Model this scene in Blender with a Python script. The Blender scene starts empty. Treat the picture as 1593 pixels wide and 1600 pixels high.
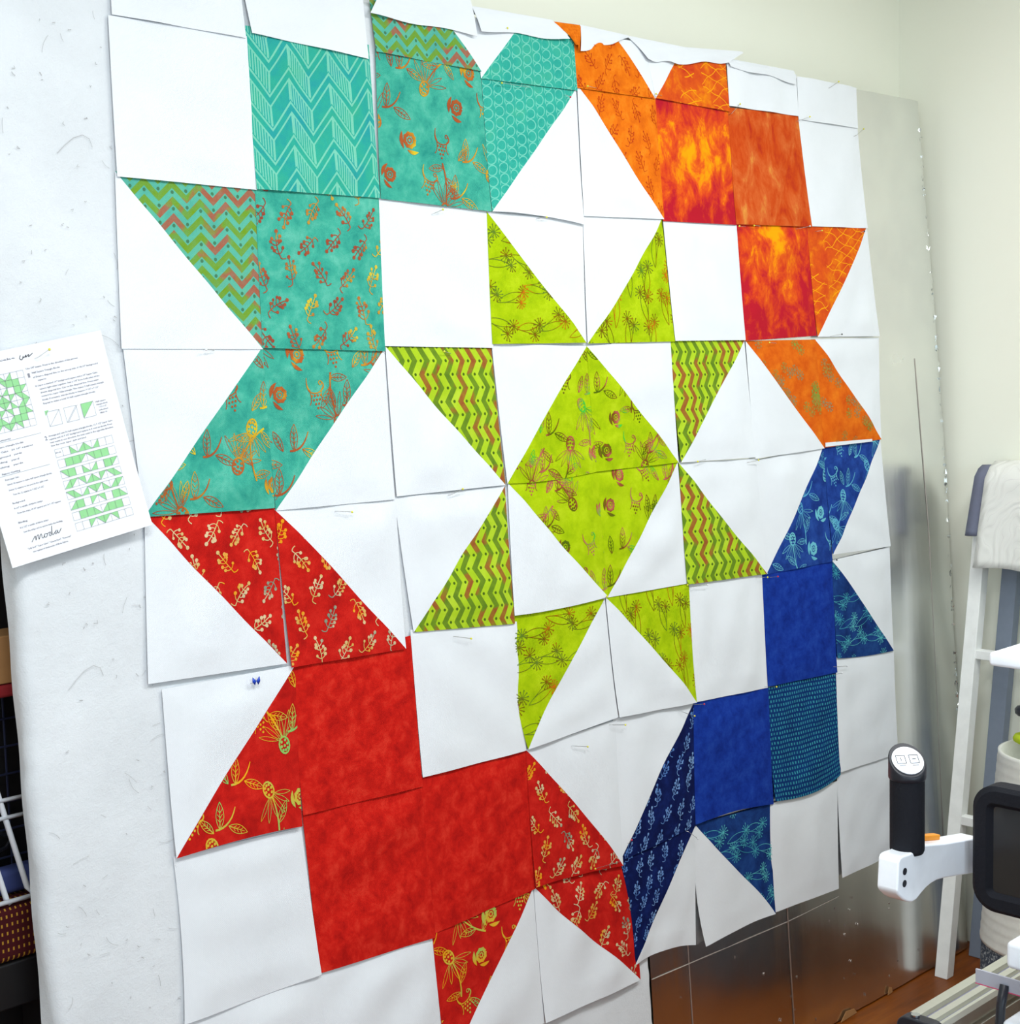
import bpy, math, random
import mathutils
from mathutils import Vector, Matrix

scene = bpy.context.scene
col = scene.collection

# ------------------------------------------------------------------ camera
cam_data = bpy.data.cameras.new('camera')
cam_data.sensor_fit = 'HORIZONTAL'
cam_data.sensor_width = 36.0
cam_data.lens = 2390.0 / 1593.0 * 36.0
cam_data.clip_start = 0.05
cam = bpy.data.objects.new('camera', cam_data)
col.objects.link(cam)
CAM = Matrix(((0.71351238, 0.08904349, -0.6949614, -1.1336558),
              (-0.70017761, 0.054487, -0.71188656, -1.83569667),
              (-0.02552251, 0.99453629, 0.10122341, 1.48476477),
              (0, 0, 0, 1)))
cam.matrix_world = CAM
scene.camera = cam

# ------------------------------------------------------------------ world, light, exposure
scene.view_settings.view_transform = 'Standard'
scene.view_settings.look = 'None'
scene.view_settings.gamma = 1.0
scene.view_settings.use_curve_mapping = False
scene.view_settings.exposure = 0.06

world = bpy.data.worlds.new('daylight')
scene.world = world
world.use_nodes = True
bg = world.node_tree.nodes['Background']
bg.inputs[0].default_value = (0.80, 0.90, 1.0, 1)
bg.inputs[1].default_value = 1.0

def area(name, loc, target, sx, sy, power, colour):
    d = bpy.data.lights.new(name, 'AREA')
    d.shape = 'RECTANGLE'
    d.size, d.size_y = sx, sy
    d.energy = power
    d.color = colour
    o = bpy.data.objects.new(name, d)
    o.location = loc
    v = Vector(target) - Vector(loc)
    o.rotation_euler = v.to_track_quat('-Z', 'Z').to_euler()
    col.objects.link(o)
    return o

# daylight through the window in the wall to the left, and the one behind
area('window_daylight', (-2.50, -1.90, 1.60), (1.0, -1.90, 1.50), 1.9, 1.25, 15, (0.66, 0.85, 1.0))
area('rear_window_daylight', (-0.6, -3.20, 1.65), (-0.6, 0.0, 1.5), 1.7, 1.2, 21, (0.62, 0.83, 1.0))
# the two ceiling lamps
LAMPS = [(-0.55, -1.20), (1.15, -1.05)]
for lx, ly in LAMPS:
    area('ceiling_lamp_light', (lx, ly, 2.515), (lx, ly, 0.0), 1.1, 0.35, 24 if lx < 0 else 24, (0.97, 1.0, 1.0))

# ------------------------------------------------------------------ helpers
TH = math.radians(3.35)
ST, CT = math.sin(TH), math.cos(TH)

def b2w(x, h, n):
    """point on the leaning design wall: x along it, h up it, n out of it"""
    return (x, h * ST - n * CT, h * CT + n * ST)

def lin(c):
    def f(v):
        v = v / 255.0
        return v / 12.92 if v <= 0.04045 else ((v + 0.055) / 1.055) ** 2.4
    return (f(c[0]), f(c[1]), f(c[2]), 1.0)

def tag(o, label=None, cat=None, group=None, kind=None):
    if label: o['label'] = label
    if cat: o['category'] = cat
    if group: o['group'] = group
    if kind: o['kind'] = kind
    return o

def empty(name, loc, label=None, cat=None, group=None):
    o = bpy.data.objects.new(name, None)
    o.empty_display_size = 0.02
    o.location = loc
    col.objects.link(o)
    return tag(o, label, cat, group)

def root_loc(o):
    v = Vector((0, 0, 0))
    while o is not None:
        v += o.location
        o = o.parent
    return v

def mesh_obj(name, verts, faces, mat, parent=None, uvs=None, smooth=False, fmat=None):
    """verts in world space; linked as one mesh object"""
    if parent is not None:
        base = root_loc(parent)
    else:
        n = max(1, len(verts))
        base = Vector((sum(v[0] for v in verts) / n, sum(v[1] for v in verts) / n, min(v[2] for v in verts)))
    bx, by, bz = base
    me = bpy.data.meshes.new(name)
    me.from_pydata([(v[0] - bx, v[1] - by, v[2] - bz) for v in verts], [], faces)
    if uvs is not None:
        layer = me.uv_layers.new(name='UVMap')
        flat = []
        for l in me.loops:
            flat.extend(uvs[l.vertex_index])
        layer.data.foreach_set('uv', flat)
    if mat is not None:
        for m in (mat if isinstance(mat, (list, tuple)) else [mat]):
            me.materials.append(m)
    if fmat is not None:
        me.polygons.foreach_set('material_index', fmat)
    if smooth:
        me.polygons.foreach_set('use_smooth', [True] * len(me.polygons))
    me.update()
    o = bpy.data.objects.new(name, me)
    col.objects.link(o)
    if parent is not None:
        o.parent = parent
    else:
        o.location = base
    return o

class MB:
    """collects shapes, in world space, into one mesh"""
    def __init__(self):
        self.v, self.f = [], []
    def add(self, v, f):
        b = len(self.v)
        self.v.extend(v)
        self.f.extend([tuple(i + b for i in q) for q in f])
    def box(self, a, b, m=None):
        x0, y0, z0 = a
        x1, y1, z1 = b
        v = [(x0, y0, z0), (x1, y0, z0), (x1, y1, z0), (x0, y1, z0), (x0, y0, z1), (x1, y0, z1), (x1, y1, z1), (x0, y1, z1)]
        if m is not None:
            v = [tuple(m @ Vector(p)) for p in v]
        self.add(v, [(0, 3, 2, 1), (4, 5, 6, 7), (0, 1, 5, 4), (1, 2, 6, 5), (2, 3, 7, 6), (3, 0, 4, 7)])
    def tube(self, pts, r, seg=8, closed=False, cap=True):
        pts = [Vector(p) for p in pts]
        n = len(pts)
        rings = []
        up0 = None
        for i, p in enumerate(pts):
            if closed:
                d = (pts[(i + 1) % n] - pts[i - 1])
            else:
                d = pts[min(i + 1, n - 1)] - pts[max(i - 1, 0)]
            d.normalize()
            if up0 is None:
                up0 = Vector((0, 0, 1)) if abs(d.z) < 0.9 else Vector((1, 0, 0))
            a = up0 - d * up0.dot(d)
            a.normalize()
            up0 = a
            b = d.cross(a)
            rr = r[i] if isinstance(r, (list, tuple)) else r
            rings.append([tuple(p + (a * math.cos(2 * math.pi * k / seg) + b * math.sin(2 * math.pi * k / seg)) * rr) for k in range(seg)])
        v = [q for ring in rings for q in ring]
        f = []
        m = n if closed else n - 1
        for i in range(m):
            j = (i + 1) % n
            for k in range(seg):
                l = (k + 1) % seg
                f.append((i * seg + k, i * seg + l, j * seg + l, j * seg + k))
        if cap and not closed:
            f.append(tuple(range(seg - 1, -1, -1)))
            f.append(tuple((n - 1) * seg + k for k in range(seg)))
        self.add(v, f)
    def ball(self, c, r, seg=10, rings=6):
        v = [(c[0], c[1], c[2] + r)]
        for i in range(1, rings):
            t = math.pi * i / rings
            for k in range(seg):
                p = 2 * math.pi * k / seg
                v.append((c[0] + r * math.sin(t) * math.cos(p), c[1] + r * math.sin(t) * math.sin(p), c[2] + r * math.cos(t)))
        v.append((c[0], c[1], c[2] - r))
        f = []
        for k in range(seg):
            f.append((0, 1 + k, 1 + (k + 1) % seg))
        for i in range(rings - 2):
            for k in range(seg):
                a, b = 1 + i * seg + k, 1 + i * seg + (k + 1) % seg
                f.append((a, a + seg, b + seg, b))
        e = len(v) - 1
        s = 1 + (rings - 2) * seg
        for k in range(seg):
            f.append((s + k, e, s + (k + 1) % seg))
        self.add(v, f)
    def lathe(self, prof, c, seg=40, cap=True):
        v, f = [], []
        for r, z in prof:
            for k in range(seg):
                p = 2 * math.pi * k / seg
                v.append((c[0] + r * math.cos(p), c[1] + r * math.sin(p), c[2] + z))
        for i in range(len(prof) - 1):
            for k in range(seg):
                l = (k + 1) % seg
                f.append((i * seg + k, i * seg + l, (i + 1) * seg + l, (i + 1) * seg + k))
        if cap:
            f.append(tuple(range(seg - 1, -1, -1)))
            f.append(tuple((len(prof) - 1) * seg + k for k in range(seg)))
        self.add(v, f)
    def prism(self, poly, off):
        """closed outline of world points, pushed along off"""
        n = len(poly)
        o = Vector(off)
        v = [tuple(p) for p in poly] + [tuple(Vector(p) + o) for p in poly]
        f = [tuple(range(n)), tuple(range(2 * n - 1, n - 1, -1))]
        for i in range(n):
            j = (i + 1) % n
            f.append((i, i + n, j + n, j))
        self.add(v, f)
    def build(self, name, mat, parent=None, smooth=False, bevel=0.0, seg=2):
        o = mesh_obj(name, self.v, self.f, mat, parent, smooth=smooth)
        if bevel:
            b = o.modifiers.new('bevel', 'BEVEL')
            b.width = bevel
            b.segments = seg
            b.limit_method = 'ANGLE'
            b.angle_limit = math.radians(35)
            o.data.polygons.foreach_set('use_smooth', [True] * len(o.data.polygons))
            w = o.modifiers.new('normals', 'WEIGHTED_NORMAL')
            w.keep_sharp = True
        return o

# ------------------------------------------------------------------ node helpers
class S:
    """a shader socket one can do sums with"""
    def __init__(self, nt, sock):
        self.nt, self.s = nt, sock
    def _m(self, op, *args):
        n = self.nt.nodes.new('ShaderNodeMath')
        n.operation = op
        for i, a in enumerate((self,) + args):
            if isinstance(a, S):
                self.nt.links.new(a.s, n.inputs[i])
            else:
                n.inputs[i].default_value = float(a)
        return S(self.nt, n.outputs[0])
    def __add__(self, o): return self._m('ADD', o)
    __radd__ = __add__
    def __sub__(self, o): return self._m('SUBTRACT', o)
    def __rsub__(self, o): return self._m('MULTIPLY', -1.0)._m('ADD', o)
    def __mul__(self, o): return self._m('MULTIPLY', o)
    __rmul__ = __mul__
    def __truediv__(self, o): return self._m('DIVIDE', o)
    def __lt__(self, o): return self._m('LESS_THAN', o)
    def __gt__(self, o): return self._m('GREATER_THAN', o)
    def frac(self): return self._m('FRACT')
    def floor(self): return self._m('FLOOR')
    def abs(self): return self._m('ABSOLUTE')
    def sqrt(self): return self._m('SQRT')
    def sin(self): return self._m('SINE')
    def max(self, o): return self._m('MAXIMUM', o)
    def min(self, o): return self._m('MINIMUM', o)
    def tri(self): return ((self.frac() - 0.5).abs() * 2.0)          # 1 at whole numbers, 0 half way
    def near(self): return ((self + 0.5).frac() - 0.5)               # signed distance to the nearest whole number
    def clamp(self):
        r = self._m('ADD', 0.0)
        r.s.node.use_clamp = True
        return r

def new_mat(name, rough=0.9):
    m = bpy.data.materials.new(name)
    m.use_nodes = True
    nt = m.node_tree
    b = nt.nodes['Principled BSDF']
    b.inputs['Roughness'].default_value = rough
    b.inputs['Specular IOR Level'].default_value = 0.2
    return m, nt, b

def uv_sockets(nt):
    t = nt.nodes.new('ShaderNodeTexCoord')
    s = nt.nodes.new('ShaderNodeSeparateXYZ')
    nt.links.new(t.outputs['UV'], s.inputs[0])
    return S(nt, s.outputs[0]), S(nt, s.outputs[1]), t.outputs['UV']

def noise(nt, vec, scale, detail=4.0, rough=0.6, dist=0.0, stretch=None, offset=(0, 0, 0)):
    mp = nt.nodes.new('ShaderNodeMapping')
    nt.links.new(vec, mp.inputs[0])
    mp.inputs['Location'].default_value = offset
    if stretch:
        mp.inputs['Scale'].default_value = stretch
    n = nt.nodes.new('ShaderNodeTexNoise')
    n.inputs['Scale'].default_value = scale
    n.inputs['Detail'].default_value = detail
    n.inputs['Roughness'].default_value = rough
    n.inputs['Distortion'].default_value = dist
    nt.links.new(mp.outputs[0], n.inputs['Vector'])
    return S(nt, n.outputs['Fac'])

def ramp(nt, fac, stops):
    r = nt.nodes.new('ShaderNodeValToRGB')
    e = r.color_ramp.elements
    while len(e) < len(stops):
        e.new(0.5)
    for i, (p, c) in enumerate(stops):
        e[i].position = p
        e[i].color = lin(c)
    nt.links.new(fac.s, r.inputs[0])
    return r.outputs[0]

def mix(nt, fac, a, b):
    n = nt.nodes.new('ShaderNodeMix')
    n.data_type = 'RGBA'
    if isinstance(fac, S):
        nt.links.new(fac.s, n.inputs[0])
    else:
        n.inputs[0].default_value = fac
    for sock, c in ((n.inputs[6], a), (n.inputs[7], b)):
        if isinstance(c, tuple):
            sock.default_value = lin(c)
        else:
            nt.links.new(c, sock)
    return n.outputs[2]

def bump(nt, b, height, strength=0.3, dist=0.001):
    n = nt.nodes.new('ShaderNodeBump')
    n.inputs['Strength'].default_value = strength
    n.inputs['Distance'].default_value = dist
    nt.links.new(height.s, n.inputs['Height'])
    nt.links.new(n.outputs[0], b.inputs['Normal'])

def plain(name, rgb, rough=0.5, metal=0.0, spec=0.4, bump_scale=0.0, bump_strength=0.2, vary=0.0, coat=0.0):
    m, nt, b = new_mat(name, rough)
    b.inputs['Specular IOR Level'].default_value = spec
    b.inputs['Metallic'].default_value = metal
    b.inputs['Coat Weight'].default_value = coat
    t = nt.nodes.new('ShaderNodeTexCoord')
    n = noise(nt, t.outputs['Object'], bump_scale or 40.0)
    k = 1.0 - max(vary, 0.03)
    dark = tuple(c * k for c in rgb)
    nt.links.new(ramp(nt, n, [(0.35, dark), (0.65, rgb)]), b.inputs['Base Color'])
    if bump_scale:
        bump(nt, b, n, bump_strength, 0.002)
    return m

# ------------------------------------------------------------------ materials of the room
def wall_paint():
    m, nt, b = new_mat('cream_wall_paint', 0.75)
    t = nt.nodes.new('ShaderNodeTexCoord')
    n = noise(nt, t.outputs['Object'], 1.3, 3)
    nt.links.new(ramp(nt, n, [(0.3, (240, 240, 225)), (0.7, (243, 243, 228))]), b.inputs['Base Color'])
    bump(nt, b, noise(nt, t.outputs['Object'], 160.0, 3), 0.12, 0.001)
    return m

def floor_wood():
    m, nt, b = new_mat('varnished_brown_floor', 0.4)
    b.inputs['Specular IOR Level'].default_value = 0.25
    t = nt.nodes.new('ShaderNodeTexCoord')
    n = noise(nt, t.outputs['Object'], 9.0, 6, 0.65, 0.4, stretch=(0.35, 3.0, 1))
    nt.links.new(ramp(nt, n, [(0.25, (92, 42, 6)), (0.5, (124, 62, 10)), (0.75, (152, 84, 20))]), b.inputs['Base Color'])
    return m

def foil():
    m, nt, b = new_mat('aluminium_foil_facing', 0.3)
    b.inputs['Metallic'].default_value = 1.0
    t = nt.nodes.new('ShaderNodeTexCoord')
    n = noise(nt, t.outputs['Object'], 6.0, 5, 0.6)
    nt.links.new(ramp(nt, n, [(0.3, (222, 224, 224)), (0.7, (236, 238, 236))]), b.inputs['Base Color'])
    nt.links.new((n * 0.14 + 0.17).s, b.inputs['Roughness'])
    w = noise(nt, t.outputs['Object'], 5.0, 3, 0.5, 0.0, stretch=(3.0, 1, 0.35)) + noise(nt, t.outputs['Object'], 300.0, 2) * 0.02
    bump(nt, b, w, 0.12, 0.01)
    return m

def batting_mat():
    m, nt, b = new_mat('white_cotton_batting', 1.0)
    b.inputs['Specular IOR Level'].default_value = 0.05
    b.inputs['Sheen Weight'].default_value = 0.3
    t = nt.nodes.new('ShaderNodeTexCoord')
    n = noise(nt, t.outputs['Object'], 7.0, 6, 0.6)
    nt.links.new(ramp(nt, n, [(0.3, (214, 217, 221)), (0.7, (224, 227, 231))]), b.inputs['Base Color'])
    h = noise(nt, t.outputs['Object'], 45.0, 6, 0.7) + noise(nt, t.outputs['Object'], 400.0, 3) * 0.3
    bump(nt, b, h, 0.35, 0.004)
    return m

M = {}
M['wall'] = wall_paint()
M['floor'] = floor_wood()
M['foil'] = foil()
M['batting'] = batting_mat()
M['ceiling'] = plain('white_ceiling_paint', (236, 236, 230), 0.9)
M['foam_edge'] = plain('pale_foam_edge', (214, 208, 190), 0.9, bump_scale=120)
M['seam'] = plain('creased_foil_seam', (190, 180, 176), 0.4, 0.9)
M['lint'] = plain('grey_lint_thread', (178, 178, 180), 0.9)
M['paper'] = plain('white_printer_paper', (240, 241, 248), 0.7, spec=0.3)
M['ink'] = plain('dark_grey_ink', (140, 140, 150), 0.8)
M['ink_bold'] = plain('black_ink', (60, 60, 66), 0.8)
M['ink_green'] = plain('green_ink', (150, 214, 150), 0.8)
M['ink_line'] = plain('grey_line_ink', (150, 156, 160), 0.8)
M['steel'] = plain('pin_steel', (190, 190, 190), 0.25, 1.0)
M['pin_yellow'] = plain('yellow_pin_head', (228, 222, 60), 0.25, coat=0.5)
M['pin_red'] = plain('red_pin_head', (200, 30, 60), 0.25, coat=0.5)
M['pin_white'] = plain('white_pin_head', (232, 232, 236), 0.25, coat=0.5)
M['pin_black'] = plain('black_pin_head', (28, 28, 34), 0.25, coat=0.5)
M['pin_blue'] = plain('blue_pin_head', (30, 70, 190), 0.3)
M['ladder'] = plain('whitewashed_wood', (246, 247, 244), 0.6, bump_scale=30, bump_strength=0.1)
M['slate'] = plain('slate_grey_paint', (130, 140, 156), 0.6)
M['plastic_white'] = plain('white_machine_plastic', (246, 248, 255), 0.3, coat=0.3)
M['plastic_grey'] = plain('grey_plastic', (170, 170, 182), 0.45)
M['rubber'] = plain('black_foam_rubber', (22, 23, 30), 0.75, spec=0.2, bump_scale=300, bump_strength=0.3)
M['black'] = plain('black_plastic', (26, 27, 36), 0.4)
M['screen'] = plain('dark_display_glass', (34, 33, 34), 0.22, spec=0.5)
M['orange'] = plain('orange_plastic', (240, 150, 30), 0.5)
M['aluminium'] = plain('anodised_aluminium', (206, 206, 196), 0.35, 0.85)
M['groove_shade'] = plain('rail_groove_shade', (120, 118, 140), 0.6, 0.3)
M['pink'] = plain('pink_edge_strip', (200, 70, 110), 0.5)
M['chrome'] = plain('bright_steel', (215, 215, 220), 0.12, 1.0)
M['wire_white'] = plain('white_coated_wire', (232, 234, 240), 0.35)
M['wire_navy'] = plain('navy_coated_wire', (36, 40, 66), 0.45)
M['cardboard'] = plain('brown_cardboard', (176, 128, 80), 0.85)
M['scrap'] = plain('red_cloth_scrap', (150, 34, 40), 0.9)
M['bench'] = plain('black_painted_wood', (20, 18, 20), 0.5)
M['bag'] = plain('blue_plastic_bag', (66, 76, 128), 0.4)
M['basket_white'] = plain('white_ribbed_cloth', (220, 220, 212), 0.9, bump_scale=60)
M['cabinet'] = plain('dark_grey_cabinet_paint', (58, 58, 62), 0.6)
M['lime_thing'] = plain('yellow_green_yarn', (186, 206, 40), 0.9, bump_scale=120)

def cushion_mat():
    m, nt, b = new_mat('dark_red_woven_upholstery', 0.95)
    t = nt.nodes.new('ShaderNodeTexCoord')
    s = nt.nodes.new('ShaderNodeSeparateXYZ')
    nt.links.new(t.outputs['Object'], s.inputs[0])
    x, z, y = S(nt, s.outputs[0]), S(nt, s.outputs[2]), S(nt, s.outputs[1])
    f = ((x * 130.0).near().abs() < 0.15) * (((z + y * 0.7) * 85.0).near().abs() < 0.2)
    nt.links.new(mix(nt, f, (66, 16, 20), (176, 130, 44)), b.inputs['Base Color'])
    return m
M['cushion'] = cushion_mat()

def speckle_mat():
    m, nt, b = new_mat('charcoal_speckled_felt', 0.95)
    t = nt.nodes.new('ShaderNodeTexCoord')
    n = noise(nt, t.outputs['Object'], 150.0, 3)
    nt.links.new(ramp(nt, n, [(0.5, (52, 56, 66)), (0.68, (150, 150, 150))]), b.inputs['Base Color'])
    return m
M['speckle'] = speckle_mat()

def quilted_mat():
    m, nt, b = new_mat('white_quilted_cotton', 0.9)
    b.inputs['Base Color'].default_value = lin((226, 226, 220))
    t = nt.nodes.new('ShaderNodeTexCoord')
    w = nt.nodes.new('ShaderNodeTexWave')
    w.wave_type = 'RINGS'
    w.inputs['Scale'].default_value = 13.0
    w.inputs['Distortion'].default_value = 14.0
    w.inputs['Detail'].default_value = 1.0
    w.inputs['Detail Scale'].default_value = 1.2
    nt.links.new(t.outputs['Object'], w.inputs['Vector'])
    f = S(nt, w.outputs['Fac'])
    line = (f - 0.5).abs() < 0.05
    nt.links.new(mix(nt, line * 0.35, (228, 228, 222), (200, 194, 194)), b.inputs['Base Color'])
    bump(nt, b, f, 0.25, 0.006)
    return m
M['quilted'] = quilted_mat()
M['grey_quilt'] = plain('grey_quilt_backing', (112, 116, 136), 0.9, bump_scale=80)

# ------------------------------------------------------------------ fabrics (UV runs 0 to 1 over one patch)
W_PATCH = 0.24

def fabric(name, base_fn, pattern_fn=None):
    m, nt, b = new_mat(name, 0.95)
    b.inputs['Specular IOR Level'].default_value = 0.08
    u, v, uv = uv_sockets(nt)
    c = base_fn(nt, uv)
    if pattern_fn:
        c = pattern_fn(nt, u, v, uv, c)
    nt.links.new(c, b.inputs['Base Color'])
    weave = (u * 520.0).sin() * (v * 520.0).sin() * 0.25 + noise(nt, uv, 9.0, 5) * 2.0
    bump(nt, b, weave, 0.25, 0.0012)
    return m

def mottle(*stops, scale=6.0, stretch=None, dist=0.25, offset=(0, 0, 0), detail=7.0):
    def fn(nt, uv):
        n = noise(nt, uv, scale, detail, 0.68, dist, stretch, offset)
        k = len(stops)
        return ramp(nt, n, [(0.30 + 0.42 * i / max(1, k - 1), c) for i, c in enumerate(stops)])
    return fn

def zigzag(col_a, col_b, along='u', period=0.19, pitch=0.098, amp=0.085, duty=0.5, dot=None):
    def fn(nt, u, v, uv, base):
        p, q = (u, v) if along == 'u' else (v, u)
        t = (p / period).tri()
        y = (q + t * amp) / pitch
        stripe = y.frac() < duty
        n = noise(nt, uv, 3.5, 3, 0.5, 0.3, None, (3.1, 0.7, 0))
        c = ramp(nt, n, [(0.40, col_a), (0.49, col_a), (0.55, col_b), (0.75, col_b)])
        n2 = noise(nt, uv, 16.0, 4) * 0.5 + 0.62
        out = mix(nt, (stripe * n2).clamp(), base, c)
        if dot:
            # a dot in the open band below each point
            dp = (p / period).near() * period
            dq = ((q + amp) / pitch + (1.0 - duty) * 0.5).near() * pitch
            d1 = (dp * dp + dq * dq).sqrt() < 0.011
            dp2 = (p / period + 0.5).near() * period
            dq2 = (q / pitch + (1.0 - duty) * 0.5).near() * pitch
            d2 = (dp2 * dp2 + dq2 * dq2).sqrt() < 0.011
            out = mix(nt, d1.max(d2), out, dot)
        return out
    return fn

def arrows(line):
    def fn(nt, u, v, uv, base):
        period, pitch, amp = 0.325, 0.21, 0.19
        ph = u / period + 0.05
        t = ph.tri()
        y = (v + (1.0 - t) * -amp) / pitch
        fr = y.frac()
        l1 = (fr - 0.09).abs() < 0.045
        l2 = (fr - 0.40).abs() < 0.04
        down = ph.frac() < 0.5
        hatch = ((u * 56.0).near().abs() < 0.26) * down * (fr > 0.44)
        edge = ((ph * 2.0).near().abs() < 0.045) * (fr > 0.40)
        mask = l1.max(l2).max(hatch).max(edge)
        return mix(nt, mask * 0.8, base, line)
    return fn

def ovals(line):
    def fn(nt, u, v, uv, base):
        wob = noise(nt, uv, 5.0, 1) * 0.03
        a, h = 0.108, 0.083
        ci = (u / a).floor()
        du = ((u + wob) / a).frac() - 0.5
        dv = ((v + wob * 0.7) / h + ci * 0.37).frac() - 0.5
        d = ((du + dv * 0.15) * (du + dv * 0.15) * 5.4 + dv * dv * 4.0).sqrt()
        ring = (d - 0.92).abs() < 0.10
        return mix(nt, ring * 0.75, base, line)
    return fn

def net(line):
    def fn(nt, u, v, uv, base):
        w = noise(nt, uv, 4.0, 1) * 0.28
        a = ((u + v * 1.8 + w) * 5.0).near().abs() < 0.034
        b = ((u * 0.75 - v * 1.9 - w) * 5.0).near().abs() < 0.034
        keep = noise(nt, uv, 3.0, 1, 0.5, 0, None, (5, 2, 0)) > 0.47
        return mix(nt, a.max(b) * keep * 0.85, base, line)
    return fn

def dashes(line):
    def fn(nt, u, v, uv, base):
        w = noise(nt, uv, 6.0, 1) * 0.05
        row = (v + w * 0.4) * 25.0
        a = row.near().abs() < 0.27
        b = ((u + w) * 30.0 + (row + 0.5).floor() * 0.5).near().abs() < 0.23
        n = noise(nt, uv, 9.0, 3) * 1.1
        return mix(nt, (a * b * n).clamp(), base, line)
    return fn

TEAL = [(38, 138, 126), (66, 168, 146), (104, 190, 168)]
LIME = [(144, 174, 6), (168, 194, 10), (186, 208, 28)]
RED = [(160, 20, 18), (192, 28, 22), (212, 44, 34)]
F = {}
F['white'] = fabric('white_background_cotton', mottle((226, 229, 234), (231, 234, 239), scale=2.0))
F['teal_arrow'] = fabric('teal_arrow_chevron_batik', mottle((40, 146, 158), (48, 164, 146), (62, 170, 136), scale=3.0), arrows((130, 204, 178)))
F['teal_flower'] = fabric('teal_floral_batik', mottle(*TEAL, scale=5.5))
F['teal_berry'] = fabric('teal_berry_batik', mottle(*TEAL, scale=5.5, offset=(4, 2, 0)))
F['teal_oval'] = fabric('teal_oval_chain_batik', mottle((40, 152, 140), (54, 168, 150), (76, 174, 142), scale=3.0), ovals((124, 204, 184)))
F['teal_zigzag'] = fabric('green_and_teal_zigzag_batik', mottle((76, 158, 146), (90, 176, 154), (104, 174, 138), scale=4.0),
                          zigzag((112, 150, 22), (164, 82, 58), 'u', dot=(70, 120, 90)))
F['lime_dandelion'] = fabric('lime_dandelion_batik', mottle(*LIME, scale=6.0))
F['lime_flower'] = fabric('lime_floral_batik', mottle(*LIME, scale=5.0, offset=(2, 7, 0)))
F['lime_zigzag'] = fabric('lime_zigzag_batik', mottle((158, 190, 34), (172, 202, 40), (190, 212, 66), scale=4.0),
                          zigzag((88, 120, 34), (150, 66, 44), 'v', 0.19, 0.112, 0.062, 0.45, dot=(70, 100, 26)))
F['orange_berry'] = fabric('orange_berry_batik', mottle((208, 92, 16), (228, 114, 18), (238, 140, 34), scale=6.0))
F['orange_net'] = fabric('orange_net_batik', mottle((196, 54, 30), (216, 88, 26), (240, 150, 10), scale=5.0, dist=0.3), net((244, 170, 16)))
def blaze(cu, cv, ru, rv, offset):
    """flame print: a yellow blaze around (cu, cv) in red and orange"""
    def fn(nt, uv):
        s = nt.nodes.new('ShaderNodeSeparateXYZ')
        nt.links.new(uv, s.inputs[0])
        u, v = (S(nt, s.outputs[0]) - cu) / ru, (S(nt, s.outputs[1]) - cv) / rv
        glow = (1.0 - (u * u + v * v).sqrt()).max(-0.9)
        n = noise(nt, uv, 4.5, 7, 0.68, 0.4, (1.25, 0.8, 1), offset)
        k = n * 1.15 + glow * 0.16 - 0.06
        return ramp(nt, k, [(0.34, (182, 28, 44)), (0.46, (208, 62, 30)), (0.56, (222, 92, 26)), (0.63, (238, 134, 14)), (0.72, (242, 160, 8))])
    return fn
F['orange_flame'] = fabric('red_orange_flame_batik', blaze(0.45, 0.42, 0.75, 0.26, (0, 0, 0)))
F['orange_blaze'] = fabric('red_orange_blaze_batik', blaze(0.50, 0.10, 0.30, 0.42, (5, 1, 0)))
F['orange_rust'] = fabric('rust_orange_batik', mottle((178, 46, 26), (198, 72, 22), (208, 98, 44), (218, 150, 66), scale=4.6, stretch=(1.4, 0.7, 1), dist=0.35, offset=(3, 3, 0)))
F['orange_burst'] = fabric('orange_burst_batik', mottle((200, 76, 14), (216, 100, 20), (228, 124, 28), scale=6.0))
F['red_berry'] = fabric('red_berry_batik', mottle(*RED, scale=6.0, offset=(1, 8, 0)))
F['red_plain'] = fabric('mottled_red_batik', mottle((164, 18, 16), (200, 30, 22), (222, 58, 42), scale=8.0, dist=0.3))
F['red_flower'] = fabric('red_floral_batik', mottle(*RED, scale=6.0, offset=(6, 1, 0)))
F['navy_berry'] = fabric('navy_berry_batik', mottle((8, 16, 58), (14, 26, 78), (22, 40, 104), scale=6.0))
F['blue_flower'] = fabric('blue_floral_batik', mottle((18, 40, 108), (32, 64, 142), (46, 86, 166), scale=5.0))
F['blue_plain'] = fabric('mottled_royal_blue_batik', mottle((14, 38, 122), (22, 54, 148), (34, 70, 164), scale=8.0))
F['blue_dandelion'] = fabric('dark_blue_dandelion_batik', mottle((14, 34, 84), (26, 58, 120), (38, 78, 140), scale=5.0))
F['blue_dash'] = fabric('navy_dash_row_batik', mottle((12, 42, 96), (16, 60, 118), scale=4.0), dashes((70, 176, 186)))

def print_ink(name, *cols, scale=2.2):
    m, nt, b = new_mat(name, 0.95)
    b.inputs['Specular IOR Level'].default_value = 0.05
    u, v, uv = uv_sockets(nt)
    n = noise(nt, uv, scale, 3, 0.6, 0.5, None, (7, 3, 0))
    k = len(cols)
    nt.links.new(ramp(nt, n, [(0.38 + 0.24 * i / max(1, k - 1), c) for i, c in enumerate(cols)]), b.inputs['Base Color'])
    return m

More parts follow.
